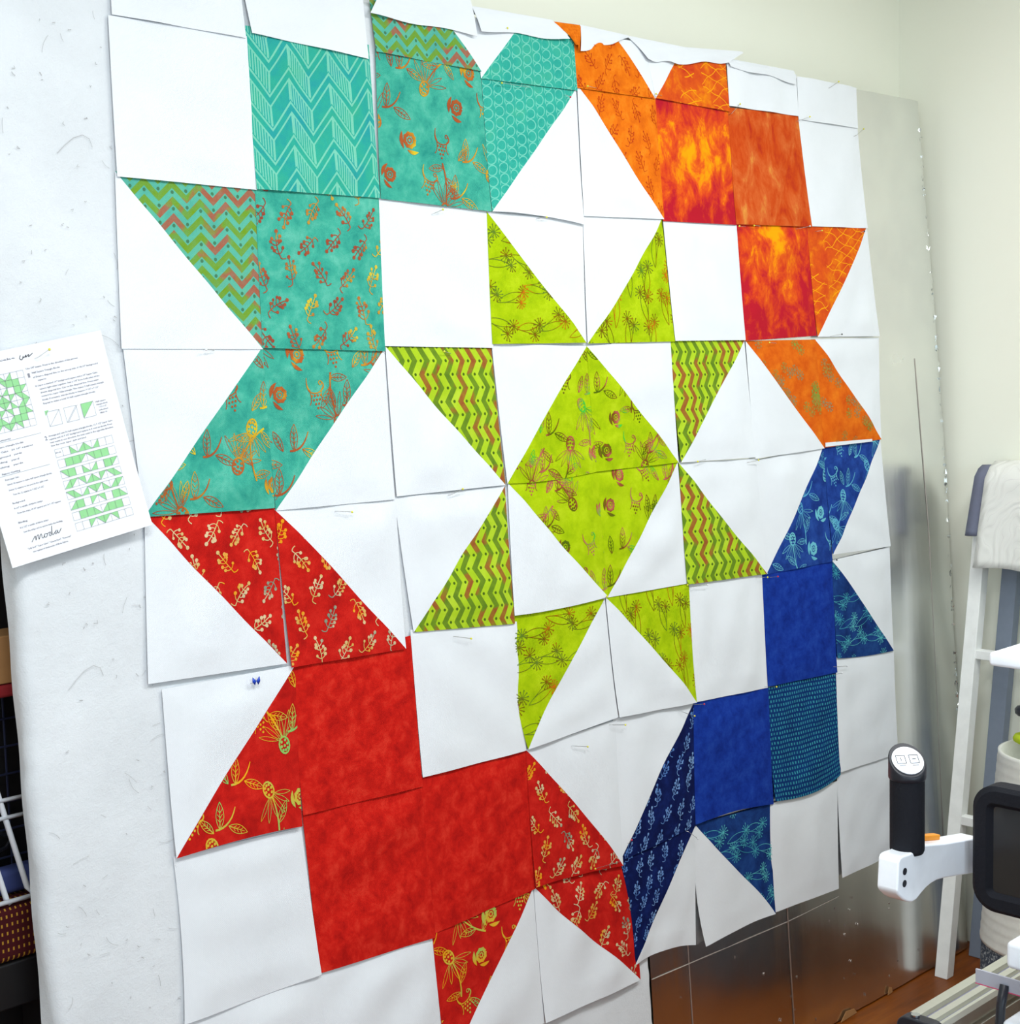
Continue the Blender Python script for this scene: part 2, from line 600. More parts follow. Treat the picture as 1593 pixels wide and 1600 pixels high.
INK = {
    'teal_flower': print_ink('rust_and_gold_print', (158, 78, 46), (176, 92, 44), (214, 186, 44)),
    'teal_berry': print_ink('rust_and_gold_berry_print', (150, 70, 52), (166, 90, 56), (206, 184, 60)),
    'lime_dandelion': print_ink('olive_and_orange_print', (98, 128, 40), (120, 92, 16), (206, 110, 20)),
    'lime_flower': print_ink('olive_and_plum_print', (84, 104, 14), (128, 76, 30), (190, 96, 84), (72, 190, 60)),
    'orange_berry': print_ink('brick_red_print', (186, 56, 26), (204, 74, 20)),
    'orange_burst': print_ink('sage_grey_print', (150, 132, 92), (176, 128, 60), (140, 150, 60)),
    'red_berry': print_ink('gold_and_cream_print', (228, 150, 30), (206, 172, 104), (216, 190, 150), (130, 140, 120)),
    'red_flower': print_ink('gold_and_green_print', (230, 160, 26), (206, 176, 60), (130, 190, 100)),
    'navy_berry': print_ink('pale_blue_print', (84, 124, 190), (128, 164, 214)),
    'blue_flower': print_ink('aqua_print', (86, 160, 200), (116, 196, 206)),
    'blue_dandelion': print_ink('turquoise_print', (62, 150, 170), (96, 186, 190)),
}

# ------------------------------------------------------------------ the room
WX, WY, LX, RY, HC = 2.25, 0.226, -2.60, -3.30, 2.62

def struct(name, mb, mat):
    o = mb.build(name, mat)
    o['kind'] = 'structure'
    return o

def slab(name, a, b, mat):
    m = MB()
    m.box(a, b)
    return struct(name, m, mat)

slab('floor', (LX, RY, -0.06), (WX, WY, 0.0), M['floor'])
slab('ceiling', (LX, RY, HC), (WX, WY, HC + 0.06), M['ceiling'])
slab('wall_back', (LX, WY, -0.06), (WX + 0.08, WY + 0.08, HC + 0.06), M['wall'])
slab('wall_right', (WX, RY, -0.06), (WX + 0.08, WY, HC + 0.06), M['wall'])

def holed_wall(name, axis, p, a0, a1, w0, w1, z0, z1):
    """wall with a window opening; axis 'x' = wall across x"""
    m = MB()
    for (s, e, b, t) in ((a0, w0, -0.06, HC), (w1, a1, -0.06, HC), (w0, w1, -0.06, z0), (w0, w1, z1, HC)):
        if axis == 'x':
            m.box((p - 0.08, s, b), (p, e, t))
        else:
            m.box((s, p - 0.08, b), (e, p, t))
    struct(name, m, M['wall'])

holed_wall('wall_left', 'x', LX, RY, WY, -2.90, -0.90, 0.95, 2.28)
holed_wall('wall_rear', 'y', RY, LX, WX, -1.5, 0.3, 1.0, 2.3)

def window(name, axis, p, a0, a1, z0, z1):
    m = MB()
    t = 0.05
    mid = (a0 + a1) / 2
    for (s, e, b, u) in ((a0, a1, z0, z0 + t), (a0, a1, z1 - t, z1), (a0, a0 + t, z0, z1), (a1 - t, a1, z0, z1), (mid - t / 2, mid + t / 2, z0, z1)):
        if axis == 'x':
            m.box((p - 0.07, s, b), (p - 0.02, e, u))
        else:
            m.box((s, p - 0.07, b), (e, p - 0.02, u))
    return struct(name, m, M['plastic_white'])

window('window_1', 'x', LX, -2.90, -0.90, 0.95, 2.28)
window('window_2', 'y', RY, -1.5, 0.3, 1.0, 2.3)

for k, (lx, ly) in enumerate(LAMPS):
    lamp = empty('ceiling_lamp', (lx, ly, HC - 0.10), ('long white ceiling lamp above the batting board', 'long white ceiling lamp above the foil board')[k], 'lamp', 'ceiling lamps')
    m = MB(); m.box((lx - 0.60, ly - 0.20, HC - 0.09), (lx + 0.60, ly + 0.20, HC)); m.build('housing', M['plastic_white'], lamp, bevel=0.01)

# ------------------------------------------------------------------ the design wall: batting-covered board and foil board
H_TOP = 2.069
def board_slab(poly, n0, n1):
    """outline in board coordinates, pushed from n0 (back) to n1 (front)"""
    k = len(poly)
    v = [b2w(x, h, n1) for x, h in poly] + [b2w(x, h, n0) for x, h in poly]
    f = [tuple(range(k - 1, -1, -1)), tuple(range(k, 2 * k))]
    for i in range(k):
        j = (i + 1) % k
        f.append((i, j, j + k, i + k))
    return v, f

rng = random.Random(5)
fb = empty('foil_board', (1.60, 0.0, 0.0), 'silver foil faced insulation board leaning in the corner behind the patches', 'board')
edge = [(1.0265, 0.004), (2.205, 0.004)]
k = 60
for i in range(k + 1):
    h = 0.004 + (H_TOP - 0.008) * i / k
    x = 2.207 + 0.012 * math.sin(math.pi * min(1, h / 1.85)) - 0.034 * max(0, (h - 1.0) / 1.07) ** 1.6 + rng.uniform(-0.0022, 0.0022)
    edge.append((x, h))
for i in range(1, 30):
    edge.append((2.172 - (2.172 - 1.0265) * i / 30, H_TOP - 0.002 + rng.uniform(-0.0015, 0.0015)))
edge.append((1.0265, H_TOP - 0.002))
m = MB(); v, f = board_slab(edge, -0.028, -0.0085)
m.add(v, f); m.build('foam_core', M['foil'], fb)
# the foil face: a rippled sheet just in front of the core
nx, nz = 46, 60
verts, faces = [], []
for j in range(nz + 1):
    h = 0.004 + (H_TOP - 0.006) * j / nz
    xr = 2.207 + 0.012 * math.sin(math.pi * min(1, h / 1.85)) - 0.034 * max(0, (h - 1.0) / 1.07) ** 1.6 + rng.uniform(-0.0015, 0.0015)
    for i in range(nx + 1):
        x = 1.0240 + (xr - 1.0240) * i / nx
        e = (i / nx) ** 1
        n = -0.0030 + 0.0007 * math.sin(x * 21 + h * 2.0) + 0.0005 * math.sin(x * 47 - h * 5)
        if i >= nx:
            n -= 0.004
        if j == 0:
            n -= 0.0008 * rng.random()
        verts.append(b2w(x, h, n))
for j in range(nz):
    for i in range(nx):
        a = j * (nx + 1) + i
        faces.append((a, a + 1, a + nx + 2, a + nx + 1))
mesh_obj('foil_facing', verts, faces, M['foil'], fb, smooth=True)
for pts, w in (([(1.1385, 0.34), (1.1400, 0.004)], 0.0014), ([(1.4705, 0.32), (1.4728, 0.004)], 0.0022),
               ([(2.092, 1.458), (2.1163, 1.046), (2.1131, 0.551), (2.11, 0.004)], 0.0018),
               ([(1.0260, 0.286), (1.4726, 0.275), (1.6611, 0.278)], 0.0011)):
    sv, sf = [], []
    for q, (x, h) in enumerate(pts):
        d = (0, 1) if pts is not None and abs(pts[0][0] - pts[-1][0]) > 0.2 else (1, 0)
        for s in (-1, 0, 1):
            sv.append(b2w(x + d[0] * w * s, h + d[1] * w * s, -0.0012 if s == 0 else -0.0024))
    for q in range(len(pts) - 1):
        for s in (0, 1):
            a = q * 3 + s
            sf.append((a, a + 1, a + 4, a + 3))
    mesh_obj('foil_seam', sv, sf, M['seam'], fb)
# crumpled foil tape down the edge: small facets of bare foil
cv, cf = [], []
for i in range(120):
    h = rng.uniform(0.5, 2.02)
    x = 2.207 + 0.012 * math.sin(math.pi * min(1, h / 1.85)) - 0.034 * max(0, (h - 1.0) / 1.07) ** 1.6
    b = len(cv)
    r = rng.uniform(0.002, 0.006)
    for q in range(3):
        a = rng.uniform(0, 2.1) + q * 2.1
        cv.append(b2w(x - 0.002 + r * 0.5 * math.cos(a), h + 1.6 * r * math.sin(a), -0.006 + rng.uniform(-0.003, 0.004)))
    cf.append((b, b + 1, b + 2))
o = mesh_obj('crumpled_edge_foil', cv, cf, M['foil'], fb); o['kind'] = 'stuff'
# torn paper scraps along the bottom edge
for (x, h, s) in ((1.84, 0.010, 0.010), (1.67, 0.009, 0.032)):
    m = MB()
    m.prism([b2w(x - s, h - 0.008, 0.001), b2w(x + s, h - 0.006, 0.001), b2w(x + s * 0.7, h + 0.006, 0.001), b2w(x - s * 0.3, h + 0.010, 0.001)], (0, -0.001, 0))
    m.build('torn_facing', M['cardboard'], fb)
# little scuffs on the foil
m = MB()
for i in range(34):
    x, h = rng.uniform(1.06, 2.0), rng.uniform(0.03, 0.30)
    s = rng.uniform(0.001, 0.0028)
    t = rng.uniform(0, 6)
    m.prism([b2w(x + s * math.cos(t + q * 2.1), h + s * 1.8 * math.sin(t + q * 2.1), -0.0022) for q in range(3)], (0, -0.0006, 0))
o = m.build('foil_scuffs', M['seam'], fb); o['kind'] = 'stuff'

bb = empty('batting_board', (0.40, 0.0, 0.0), 'board wrapped in fuzzy white cotton batting, speckled with lint', 'board')
# batting: a soft slab with rounded edges wrapping the board
def soft_edge(d, r):
    return 0.0 if d >= r else (r - math.sqrt(max(0.0, r * r - (r - d) * (r - d))))
verts, faces = [], []
nx, nz = 90, 120
X0, X1 = -0.196, 1.022
xs = [X0, X0 + 0.001, X0 + 0.003, X0 + 0.006, X0 + 0.010, X0 + 0.015] + [X0 + 0.02 + (X1 - X0 - 0.032) * i / nx for i in range(nx + 1)] + [X1 - 0.008, X1 - 0.004, X1 - 0.0015, X1]
NXX = len(xs)
rr = random.Random(9)
ph = [rr.uniform(0, 6) for _ in range(12)]
for j in range(nz + 1):
    h = 0.004 + (H_TOP - 0.004) * j / nz
    wl = 0.0028 * math.sin(h * 9 + ph[0]) + 0.0016 * math.sin(h * 31 + ph[1]) + rr.uniform(-0.0012, 0.0012)
    wr = 0.0010 * math.sin(h * 14 + ph[2]) + rr.uniform(-0.0012, 0.0012)
    for i, x in enumerate(xs):
        n = -0.0012 - soft_edge(x - X0, 0.018) - soft_edge(X1 - x, 0.006) - soft_edge(H_TOP - h, 0.012)
        n += 0.0009 * math.sin(x * 17 + h * 11 + ph[3]) * math.sin(h * 19 - x * 7 + ph[4]) + 0.0005 * math.sin(x * 61 + ph[5]) * math.sin(h * 53 + ph[6])
        xx = x + (wl if i < 6 else 0) + (wr if i > NXX - 5 else 0)
        verts.append(b2w(xx, h, n))
for j in range(nz):
    for i in range(NXX - 1):
        a = j * NXX + i
        faces.append((a, a + 1, a + NXX + 1, a + NXX))
# the wrap round the left edge and over the top, to the back
base = len(verts)
for j in range(nz + 1):
    h = 0.004 + (H_TOP - 0.004) * j / nz
    verts.append(b2w(X0 + 0.001 * math.sin(h * 40), h, -0.034))
for j in range(nz):
    a, b = j * NXX, (j + 1) * NXX
    faces.append((base + j, a, b, base + j + 1))
top = len(verts)
for i, x in enumerate(xs):
    verts.append(b2w(x, H_TOP - 0.001, -0.034))
for i in range(NXX - 1):
    a = nz * NXX + i
    faces.append((a, a + 1, top + i + 1, top + i))
mesh_obj('batting', verts, faces, M['batting'], bb, smooth=True)
m = MB(); v, f = board_slab([(X0 + 0.008, 0.0), (X1 - 0.003, 0.0), (X1 - 0.003, H_TOP - 0.012), (X0 + 0.008, H_TOP - 0.012)], -0.032, -0.019)
m.add(v, f); m.build('foam_core', M['foam_edge'], bb)
# lint: stray threads and specks caught on the batting
m = MB()
for i in range(150):
    x, h = rr.uniform(X0 + 0.03, 0.02), rr.uniform(0.55, 2.05)
    if rr.random() < 0.35:
        L, a, c = rr.uniform(0.008, 0.03), rr.uniform(0, 6.3), rr.uniform(-60, 60)
        pts = []
        for q in range(8):
            s = L * q / 7
            aa = a + c * s
            x += L / 7 * math.cos(aa); h += L / 7 * math.sin(aa)
            pts.append(b2w(x, h, 0.0009))
        m.tube(pts, 0.00022, 4)
    else:
        pts = [b2w(x + rr.uniform(-0.003, 0.003), h + rr.uniform(-0.003, 0.003), 0.0017) for q in range(3)]
        m.tube(pts, 0.0004, 4)
for (x, h) in ((-0.11, 1.06), (-0.2, 1.86), (-0.06, 1.79)):
    pts = [b2w(x + 0.03 * math.cos(t * 0.5), h + 0.016 * math.sin(t * 0.8), 0.0018) for t in range(6)]
    m.tube(pts, 0.0003, 4)
o = m.build('lint', M['lint'], bb); o['kind'] = 'stuff'

# ------------------------------------------------------------------ patches
BLOCK_CORNERS = {
  (1, 1): ([(0.0196, 2.0628), (0.2351, 2.0762), (0.2392, 1.9723), (0.0164, 1.9775)], {}),
  (1, 2): ([(0.2386, 2.0655), (0.472, 2.073), (0.4742, 1.9687), (0.2504, 1.9813)], {}),
  (1, 3): ([(0.4872, 2.0661), (0.7185, 2.0677), (0.7236, 1.9763), (0.4927, 1.9826)], {}),
  (1, 4): ([(0.7214, 2.067), (0.9647, 2.0662), (0.9641, 1.9682), (0.724, 1.9645)], {}),
  (1, 5): ([(0.9656, 2.0755), (1.17, 2.0774), (1.185, 1.9747), (0.9663, 1.973)], {}),
  (1, 6): ([(1.1662, 2.077), (1.4149, 2.0766), (1.4177, 1.9717), (1.187, 1.9761)], {'T': (0.0005, 0.005)}),
  (1, 7): ([(1.4212, 2.0761), (1.6614, 2.0726), (1.6578, 1.9843), (1.4177, 1.9833)], {}),
  (1, 8): ([(1.6658, 2.069), (1.8925, 2.0679), (1.8891, 1.9781), (1.6619, 1.9779)], {}),
  (2, 1): ([(0.0112, 1.9747), (0.2417, 1.9745), (0.2382, 1.7471), (0.0041, 1.7524)], {}),
  (2, 2): ([(0.2421, 1.9906), (0.4789, 1.991), (0.4776, 1.7474), (0.2383, 1.748)], {}),
  (2, 3): ([(0.4931, 1.9867), (0.7239, 1.9796), (0.7242, 1.7375), (0.4802, 1.7465)], {}),
  (2, 4): ([(0.7274, 1.9692), (0.9644, 1.9716), (0.9585, 1.7241), (0.7273, 1.7377)], {'B': (0.0004, 0.0045)}),
  (2, 5): ([(0.9684, 1.9778), (1.1871, 1.9773), (1.1902, 1.7448), (0.9628, 1.7406)], {'T': (0.0004, 0.0048)}),
  (2, 6): ([(1.1871, 1.9773), (1.4182, 1.9769), (1.4196, 1.7431), (1.1879, 1.741)], {}),
  (2, 7): ([(1.4163, 1.9793), (1.6603, 1.9859), (1.6854, 1.75), (1.4197, 1.7445)], {}),
  (2, 8): ([(1.6579, 1.9857), (1.8898, 1.9852), (1.9044, 1.7559), (1.6832, 1.7513)], {}),
  (3, 1): ([(0.0027, 1.7585), (0.2385, 1.7509), (0.2278, 1.5079), (-0.0108, 1.5123)], {}),
  (3, 2): ([(0.2373, 1.7499), (0.4766, 1.7504), (0.4656, 1.5012), (0.228, 1.5098)], {}),
  (3, 3): ([(0.479, 1.7475), (0.7198, 1.7395), (0.7085, 1.5029), (0.4677, 1.5095)], {}),
  (3, 4): ([(0.7179, 1.7361), (0.9591, 1.73), (0.9453, 1.5089), (0.7076, 1.5095)], {}),
  (3, 5): ([(0.9629, 1.7418), (1.1865, 1.7458), (1.201, 1.5083), (0.9521, 1.5077)], {}),
  (3, 6): ([(1.1902, 1.7448), (1.422, 1.7458), (1.4276, 1.5084), (1.2031, 1.5096)], {}),
  (3, 7): ([(1.422, 1.7458), (1.6782, 1.7497), (1.6825, 1.5153), (1.4253, 1.5071)], {}),
  (3, 8): ([(1.6733, 1.7481), (1.906, 1.7589), (1.9315, 1.5117), (1.6846, 1.5126)], {}),
  (4, 1): ([(-0.0075, 1.5149), (0.2281, 1.5107), (0.2269, 1.2673), (0.0031, 1.2741)], {}),
  (4, 2): ([(0.2281, 1.5107), (0.4665, 1.5033), (0.4643, 1.2607), (0.2301, 1.2631)], {}),
  (4, 3): ([(0.4702, 1.5074), (0.7053, 1.5019), (0.7157, 1.2649), (0.4695, 1.265)], {}),
  (4, 4): ([(0.7091, 1.5095), (0.9498, 1.5018), (0.9545, 1.2715), (0.7221, 1.2666)], {'B': (-0.0004, -0.0046)}),
  (4, 5): ([(0.9498, 1.5018), (1.1895, 1.5097), (1.1906, 1.2724), (0.9528, 1.2716)], {}),
  (4, 6): ([(1.1875, 1.5097), (1.4275, 1.5071), (1.4397, 1.2665), (1.1965, 1.272)], {}),
  (4, 7): ([(1.4317, 1.5057), (1.6816, 1.5057), (1.6896, 1.27), (1.4395, 1.2638)], {}),
  (4, 8): ([(1.6793, 1.5071), (1.9338, 1.5073), (1.9172, 1.2769), (1.6897, 1.2714)], {}),
  (5, 1): ([(0.0054, 1.2766), (0.2283, 1.2701), (0.2276, 1.0286), (-0.0114, 1.0373)], {}),
  (5, 2): ([(0.2289, 1.2632), (0.4675, 1.2589), (0.4628, 1.0155), (0.2353, 1.0214)], {}),
  (5, 3): ([(0.4665, 1.2621), (0.717, 1.2614), (0.7165, 1.0209), (0.4858, 1.0396)], {}),
  (5, 4): ([(0.7252, 1.2664), (0.9564, 1.2725), (0.9609, 1.037), (0.7179, 1.0354)], {'B': (-0.0004, -0.0035)}),
  (5, 5): ([(0.9546, 1.2727), (1.1906, 1.2724), (1.1978, 1.0332), (0.9625, 1.0356)], {}),
  (5, 6): ([(1.1943, 1.2696), (1.4437, 1.2622), (1.4543, 1.022), (1.1937, 1.0312)], {}),
  (5, 7): ([(1.4412, 1.2584), (1.6887, 1.2729), (1.6967, 1.0204), (1.4564, 1.0205)], {}),
  (5, 8): ([(1.6888, 1.2743), (1.9173, 1.2783), (1.9342, 1.0294), (1.7006, 1.0355)], {}),
  (6, 1): ([(0.0104, 1.0244), (0.2439, 1.022), (0.2308, 0.7752), (0.0092, 0.7806)], {'B': (0.0003, 0.0038)}),
  (6, 2): ([(0.2365, 1.0212), (0.4796, 1.0331), (0.4802, 0.7832), (0.2372, 0.7908)], {}),
  (6, 3): ([(0.4805, 1.0425), (0.723, 1.0223), (0.724, 0.7945), (0.483, 0.7977)], {}),
  (6, 4): ([(0.7178, 1.0343), (0.9552, 1.0329), (0.9664, 0.8092), (0.7274, 0.7962)], {'L': (-0.014, 0.0023)}),
  (6, 5): ([(0.9589, 1.0348), (1.2017, 1.0315), (1.1976, 0.7961), (0.97, 0.8086)], {}),
  (6, 6): ([(1.2017, 1.0315), (1.4459, 1.0271), (1.4386, 0.7845), (1.1956, 0.7965)], {}),
  (6, 7): ([(1.4436, 1.026), (1.6968, 1.0218), (1.6933, 0.7752), (1.4389, 0.7871)], {}),
  (6, 8): ([(1.6993, 1.0215), (1.9339, 1.0264), (1.9248, 0.7882), (1.6963, 0.8061)], {'B': (-0.0107, -0.0027)}),
  (7, 1): ([(0.0071, 0.7811), (0.2329, 0.7707), (0.247, 0.5365), (0.0019, 0.5377)], {'L': (0.0052, -0.0015)}),
  (7, 2): ([(0.2376, 0.7957), (0.4794, 0.7898), (0.4848, 0.527), (0.2472, 0.5385)], {}),
  (7, 3): ([(0.4802, 0.7982), (0.724, 0.7945), (0.725, 0.5459), (0.4796, 0.5328)], {}),
  (7, 4): ([(0.7256, 0.7942), (0.9622, 0.8028), (0.9547, 0.5291), (0.7236, 0.5486)], {'B': (0.0003, 0.0035)}),
  (7, 5): ([(0.9589, 0.8058), (1.1976, 0.7961), (1.1787, 0.5522), (0.9519, 0.5384)], {'L': (0.0, 0.0)}),
  (7, 6): ([(1.1956, 0.7965), (1.4411, 0.7867), (1.4334, 0.5386), (1.1769, 0.5552)], {'B': (0.0006, 0.0065)}),
  (7, 7): ([(1.439, 0.7884), (1.6958, 0.7748), (1.6793, 0.5492), (1.4384, 0.5443)], {'B': (0.013, -0.0141), 'R': (0.0148, -0.0028)}),
  (7, 8): ([(1.6938, 0.8065), (1.9278, 0.7907), (1.9184, 0.5483), (1.6823, 0.5543)], {}),
  (8, 1): ([(0.0021, 0.5404), (0.2471, 0.5375), (0.2483, 0.2921), (0.0027, 0.2989)], {}),
  (8, 2): ([(0.2484, 0.5381), (0.4836, 0.5295), (0.4904, 0.2777), (0.2497, 0.2936)], {}),
  (8, 3): ([(0.481, 0.5324), (0.7202, 0.5471), (0.7234, 0.3022), (0.4896, 0.3)], {}),
  (8, 4): ([(0.7236, 0.5486), (0.9549, 0.5315), (0.9829, 0.3016), (0.7251, 0.3028)], {'R': (0.0117, 0.0066)}),
  (8, 5): ([(0.9519, 0.5384), (1.1787, 0.5522), (1.1527, 0.3191), (0.9728, 0.332)], {'B': (-0.0029, 0.0109), 'L': (0.0108, -0.003)}),
  (8, 6): ([(1.1788, 0.5534), (1.4288, 0.5383), (1.414, 0.31), (1.182, 0.308)], {'B': (0.0133, 0.0042), 'L': (-0.0118, 0.0032)}),
  (8, 7): ([(1.4266, 0.5388), (1.673, 0.5348), (1.6544, 0.2996), (1.4187, 0.3115)], {'L': (-0.0044, 0.0011)}),
  (8, 8): ([(1.6754, 0.5601), (1.9156, 0.5474), (1.8857, 0.3212), (1.6701, 0.32)], {}),
}
FLAP_CORNERS = {
  'a': [(0.5078, 2.0785), (0.7085, 2.0948), (0.7133, 2.0342), (0.4802, 2.0382)],
  'b': [(0.7117, 2.0813), (0.912, 2.0841), (0.9461, 2.0554), (0.7248, 2.0442)],
  'c': [(0.983, 2.0854), (1.1178, 2.0826), (1.069, 2.0659), (0.9734, 2.0381)],
  'd': [(1.114, 2.0822), (1.2937, 2.0811), (1.2589, 2.0485), (1.1625, 2.0448)],
  'e': [(1.2777, 2.0804), (1.4736, 2.0948), (1.4199, 2.0693), (1.255, 2.0481)],
  'f': [(1.4141, 2.075), (1.6517, 2.0755), (1.6494, 2.051), (1.4255, 2.061)],
  'g': [(0.9084, 2.0813), (0.9846, 2.0844), (0.9719, 2.0402), (0.9581, 2.0569)],
}
PIN_SPOTS = [
  ((0.765, 1.9589), (0.8367, 1.9594), 'yellow'),
  ((0.9373, 1.9518), (0.93, 1.9553), 'red'),
  ((0.9857, 1.9763), (1.0127, 1.9764), 'yellow'),
  ((0.6069, 1.7336), (0.5898, 1.727), 'yellow'),
  ((0.8552, 1.732), (0.8379, 1.7295), 'yellow'),
  ((0.7879, 2.0558), (0.7617, 2.0479), 'yellow'),
  ((1.1802, 1.9818), (1.2002, 1.9809), 'yellow'),
  ((1.8099, 2.0711), (1.7771, 2.0547), 'yellow'),
  ((1.6916, 1.9839), (1.6561, 1.9734), 'yellow'),
  ((1.9003, 1.9756), (1.8739, 1.9599), 'yellow'),
  ((1.4453, 1.9876), (1.4187, 1.9666), 'yellow'),
  ((1.4197, 1.7391), (1.4444, 1.7393), 'yellow'),
  ((1.4698, 1.7424), (1.4951, 1.7427), 'yellow'),
  ((1.6694, 1.7492), (1.6319, 1.7428), 'white'),
  ((1.7697, 1.5164), (1.733, 1.5129), 'black'),
  ((1.7144, 1.7414), (1.7008, 1.74), 'yellow'),
  ((-0.1275, 1.5114), (-0.144, 1.5009), 'yellow'),
  ((0.1218, 1.5076), (0.1376, 1.5068), 'white'),
  ((0.5879, 1.4974), (0.6056, 1.4942), 'yellow'),
  ((0.6085, 1.2654), (0.5837, 1.2577), 'yellow'),
  ((0.3688, 1.2478), (0.3441, 1.251), 'yellow'),
  ((0.6041, 1.011), (0.5746, 1.0184), 'yellow'),
  ((0.9506, 1.0387), (0.944, 1.0346), 'yellow'),
  ((1.5002, 1.5014), (1.5282, 1.5), 'yellow'),
  ((1.2405, 1.27), (1.27, 1.272), 'yellow'),
  ((1.4396, 1.2595), (1.4141, 1.2573), 'yellow'),
  ((1.4475, 1.0151), (1.4199, 1.017), 'yellow'),
  ((1.4833, 1.0122), (1.4663, 1.0127), 'red'),
  ((1.7028, 1.0228), (1.6888, 1.0214), 'black'),
  ((1.1861, 1.0312), (1.2069, 1.031), 'yellow'),
  ((1.2477, 1.0236), (1.2064, 1.0248), 'white'),
  ((1.7202, 0.7845), (1.6816, 0.789), 'white'),
  ((1.6989, 0.7723), (1.6776, 0.7727), 'white'),
  ((0.9795, 0.7921), (0.9467, 0.7979), 'yellow'),
  ((0.8732, 0.7718), (0.8422, 0.7787), 'yellow'),
  ((0.8727, 0.5446), (0.9423, 0.5395), 'yellow'),
  ((0.9772, 0.573), (0.9722, 0.5675), 'red'),
  ((1.457, 0.7829), (1.4293, 0.7879), 'yellow'),
  ((1.2155, 0.7894), (1.1925, 0.7925), 'red'),
  ((1.1836, 0.7715), (1.1482, 0.7865), 'yellow'),
  ((1.1707, 0.5287), (1.1475, 0.5478), 'white'),
  ((0.1642, 1.0143), (0.1596, 1.009), 'blue'),
  ((1.8811, 1.7464), (1.8715, 1.7437), 'black'),
]

NG = 26
class Patch:
    def __init__(self, r, c, corners, mids, seed):
        TL, TR, BR, BL = [Vector(p) for p in corners]
        self.t0 = 0.0
        if r == 1:                                  # the top row is folded over the board: only its lower part shows
            k = 0.5 * ((TL - BL).length + (TR - BR).length) / 0.236
            self.t0 = max(0.0, 1.0 - k)
            TL, TR = BL + (TL - BL) / k, BR + (TR - BR) / k
        e = 0.0008
        ux, uy = (TR - TL).normalized() * e, (BL - TL).normalized() * e
        self.P = [TL - ux - uy, TR + ux - uy, BR + ux + uy, BL - ux + uy]
        self.m = mids
        self.r, self.c = r, c
        rnd = random.Random(seed)
        self.base = 0.0014 + (9 - r) * 0.00015 + (0.0007 if (c + r) % 2 else 0.0)
        self.lift = rnd.uniform(0.0010, 0.0022)
        if (r, c) in ((2, 4), (6, 4), (6, 5), (8, 6), (8, 4), (6, 1), (7, 7)):
            self.lift += 0.003
        self.waves = [(rnd.uniform(6, 17), rnd.uniform(0, 6.28), rnd.uniform(0, 6.28), rnd.uniform(0.0004, 0.0013)) for _ in range(4)]
        self.hang = [(rnd.uniform(5, 13), rnd.uniform(0, 6.28), rnd.uniform(0.0003, 0.0010)) for _ in range(2)]
    def pt(self, s, t, dn=0.0):
        TL, TR, BR, BL = self.P
        a, b, c, d = (1 - s) * (1 - t), s * (1 - t), s * t, (1 - s) * t
        x = TL[0] * a + TR[0] * b + BR[0] * c + BL[0] * d
        h = TL[1] * a + TR[1] * b + BR[1] * c + BL[1] * d
        for e, w in (('T', 4 * s * (1 - s) * (1 - t) ** 2), ('B', 4 * s * (1 - s) * t * t), ('L', 4 * t * (1 - t) * (1 - s) ** 2), ('R', 4 * t * (1 - t) * s * s)):
            if e in self.m:
                x += self.m[e][0] * w
                h += self.m[e][1] * w
        fade = min(1.0, 6 * s, 6 * (1 - s), 6 * t, 5 * (1 - t) + 0.25)
        n = self.base + self.lift * t ** 4
        for k, a0, p, amp in self.waves:
            n += fade * amp * (1 + math.sin(k * (s * math.cos(a0) + t * math.sin(a0)) + p))
        for k, p, amp in self.hang:
            n += amp * t * t * (1 + math.sin(k * s + p))
        return b2w(x, h, n + dn)

SIDE = {'LL': lambda s, t: t - s, 'UR': lambda s, t: s - t, 'UL': lambda s, t: 1 - s - t, 'LR': lambda s, t: s + t - 1}
OPP = {'LL': 'UR', 'UR': 'LL', 'UL': 'LR', 'LR': 'UL'}

def patch_mesh(name, patch, mat, parent, side=None, dn=0.0, label=None, cat=None):
    """whole patch, or the half of it on one side of the diagonal"""
    keep = SIDE[side] if side else None
    idx, verts, uvs, faces = {}, [], [], []
    def vi(i, j):
        if (i, j) not in idx:
            idx[(i, j)] = len(verts)
            t = max(j / NG, patch.t0)
            verts.append(patch.pt(i / NG, t, dn))
            uvs.append((i / NG, t))
        return idx[(i, j)]
    for j in range(NG):
        for i in range(NG):
            if (j + 1) / NG <= patch.t0:
                continue
            q = [(i, j), (i, j + 1), (i + 1, j + 1), (i + 1, j)]
            if keep:
                q = [p for p in q if keep(p[0] / NG, p[1] / NG) > -1e-6]
                if len(q) < 3:
                    continue
            faces.append(tuple(vi(*p) for p in q))
    o = mesh_obj(name, verts, faces, mat, parent, uvs, smooth=True)
    sol = o.modifiers.new('cloth_thickness', 'SOLIDIFY')
    sol.thickness = 0.0004
    sol.offset = -1.0
    es = o.modifiers.new('crisp_edges', 'EDGE_SPLIT')
    es.split_angle = math.radians(40)
    return o

# ---- printed motifs: convex polygons in patch metres (u right, v down)
def stroke(pts, w):
    out = []
    n = len(pts)
    ws = w if isinstance(w, (list, tuple)) else [w] * n
    nor = []
    for i in range(n):
        a, b = pts[max(0, i - 1)], pts[min(n - 1, i + 1)]
        dx, dy = b[0] - a[0], b[1] - a[1]
        l = math.hypot(dx, dy) or 1e-9
        nor.append((-dy / l, dx / l))
    for i in range(n - 1):
        p, q, a, b, wa, wb = pts[i], pts[i + 1], nor[i], nor[i + 1], ws[i] / 2, ws[i + 1] / 2
        out.append([(p[0] + a[0] * wa, p[1] + a[1] * wa), (q[0] + b[0] * wb, q[1] + b[1] * wb), (q[0] - b[0] * wb, q[1] - b[1] * wb), (p[0] - a[0] * wa, p[1] - a[1] * wa)])
    return out

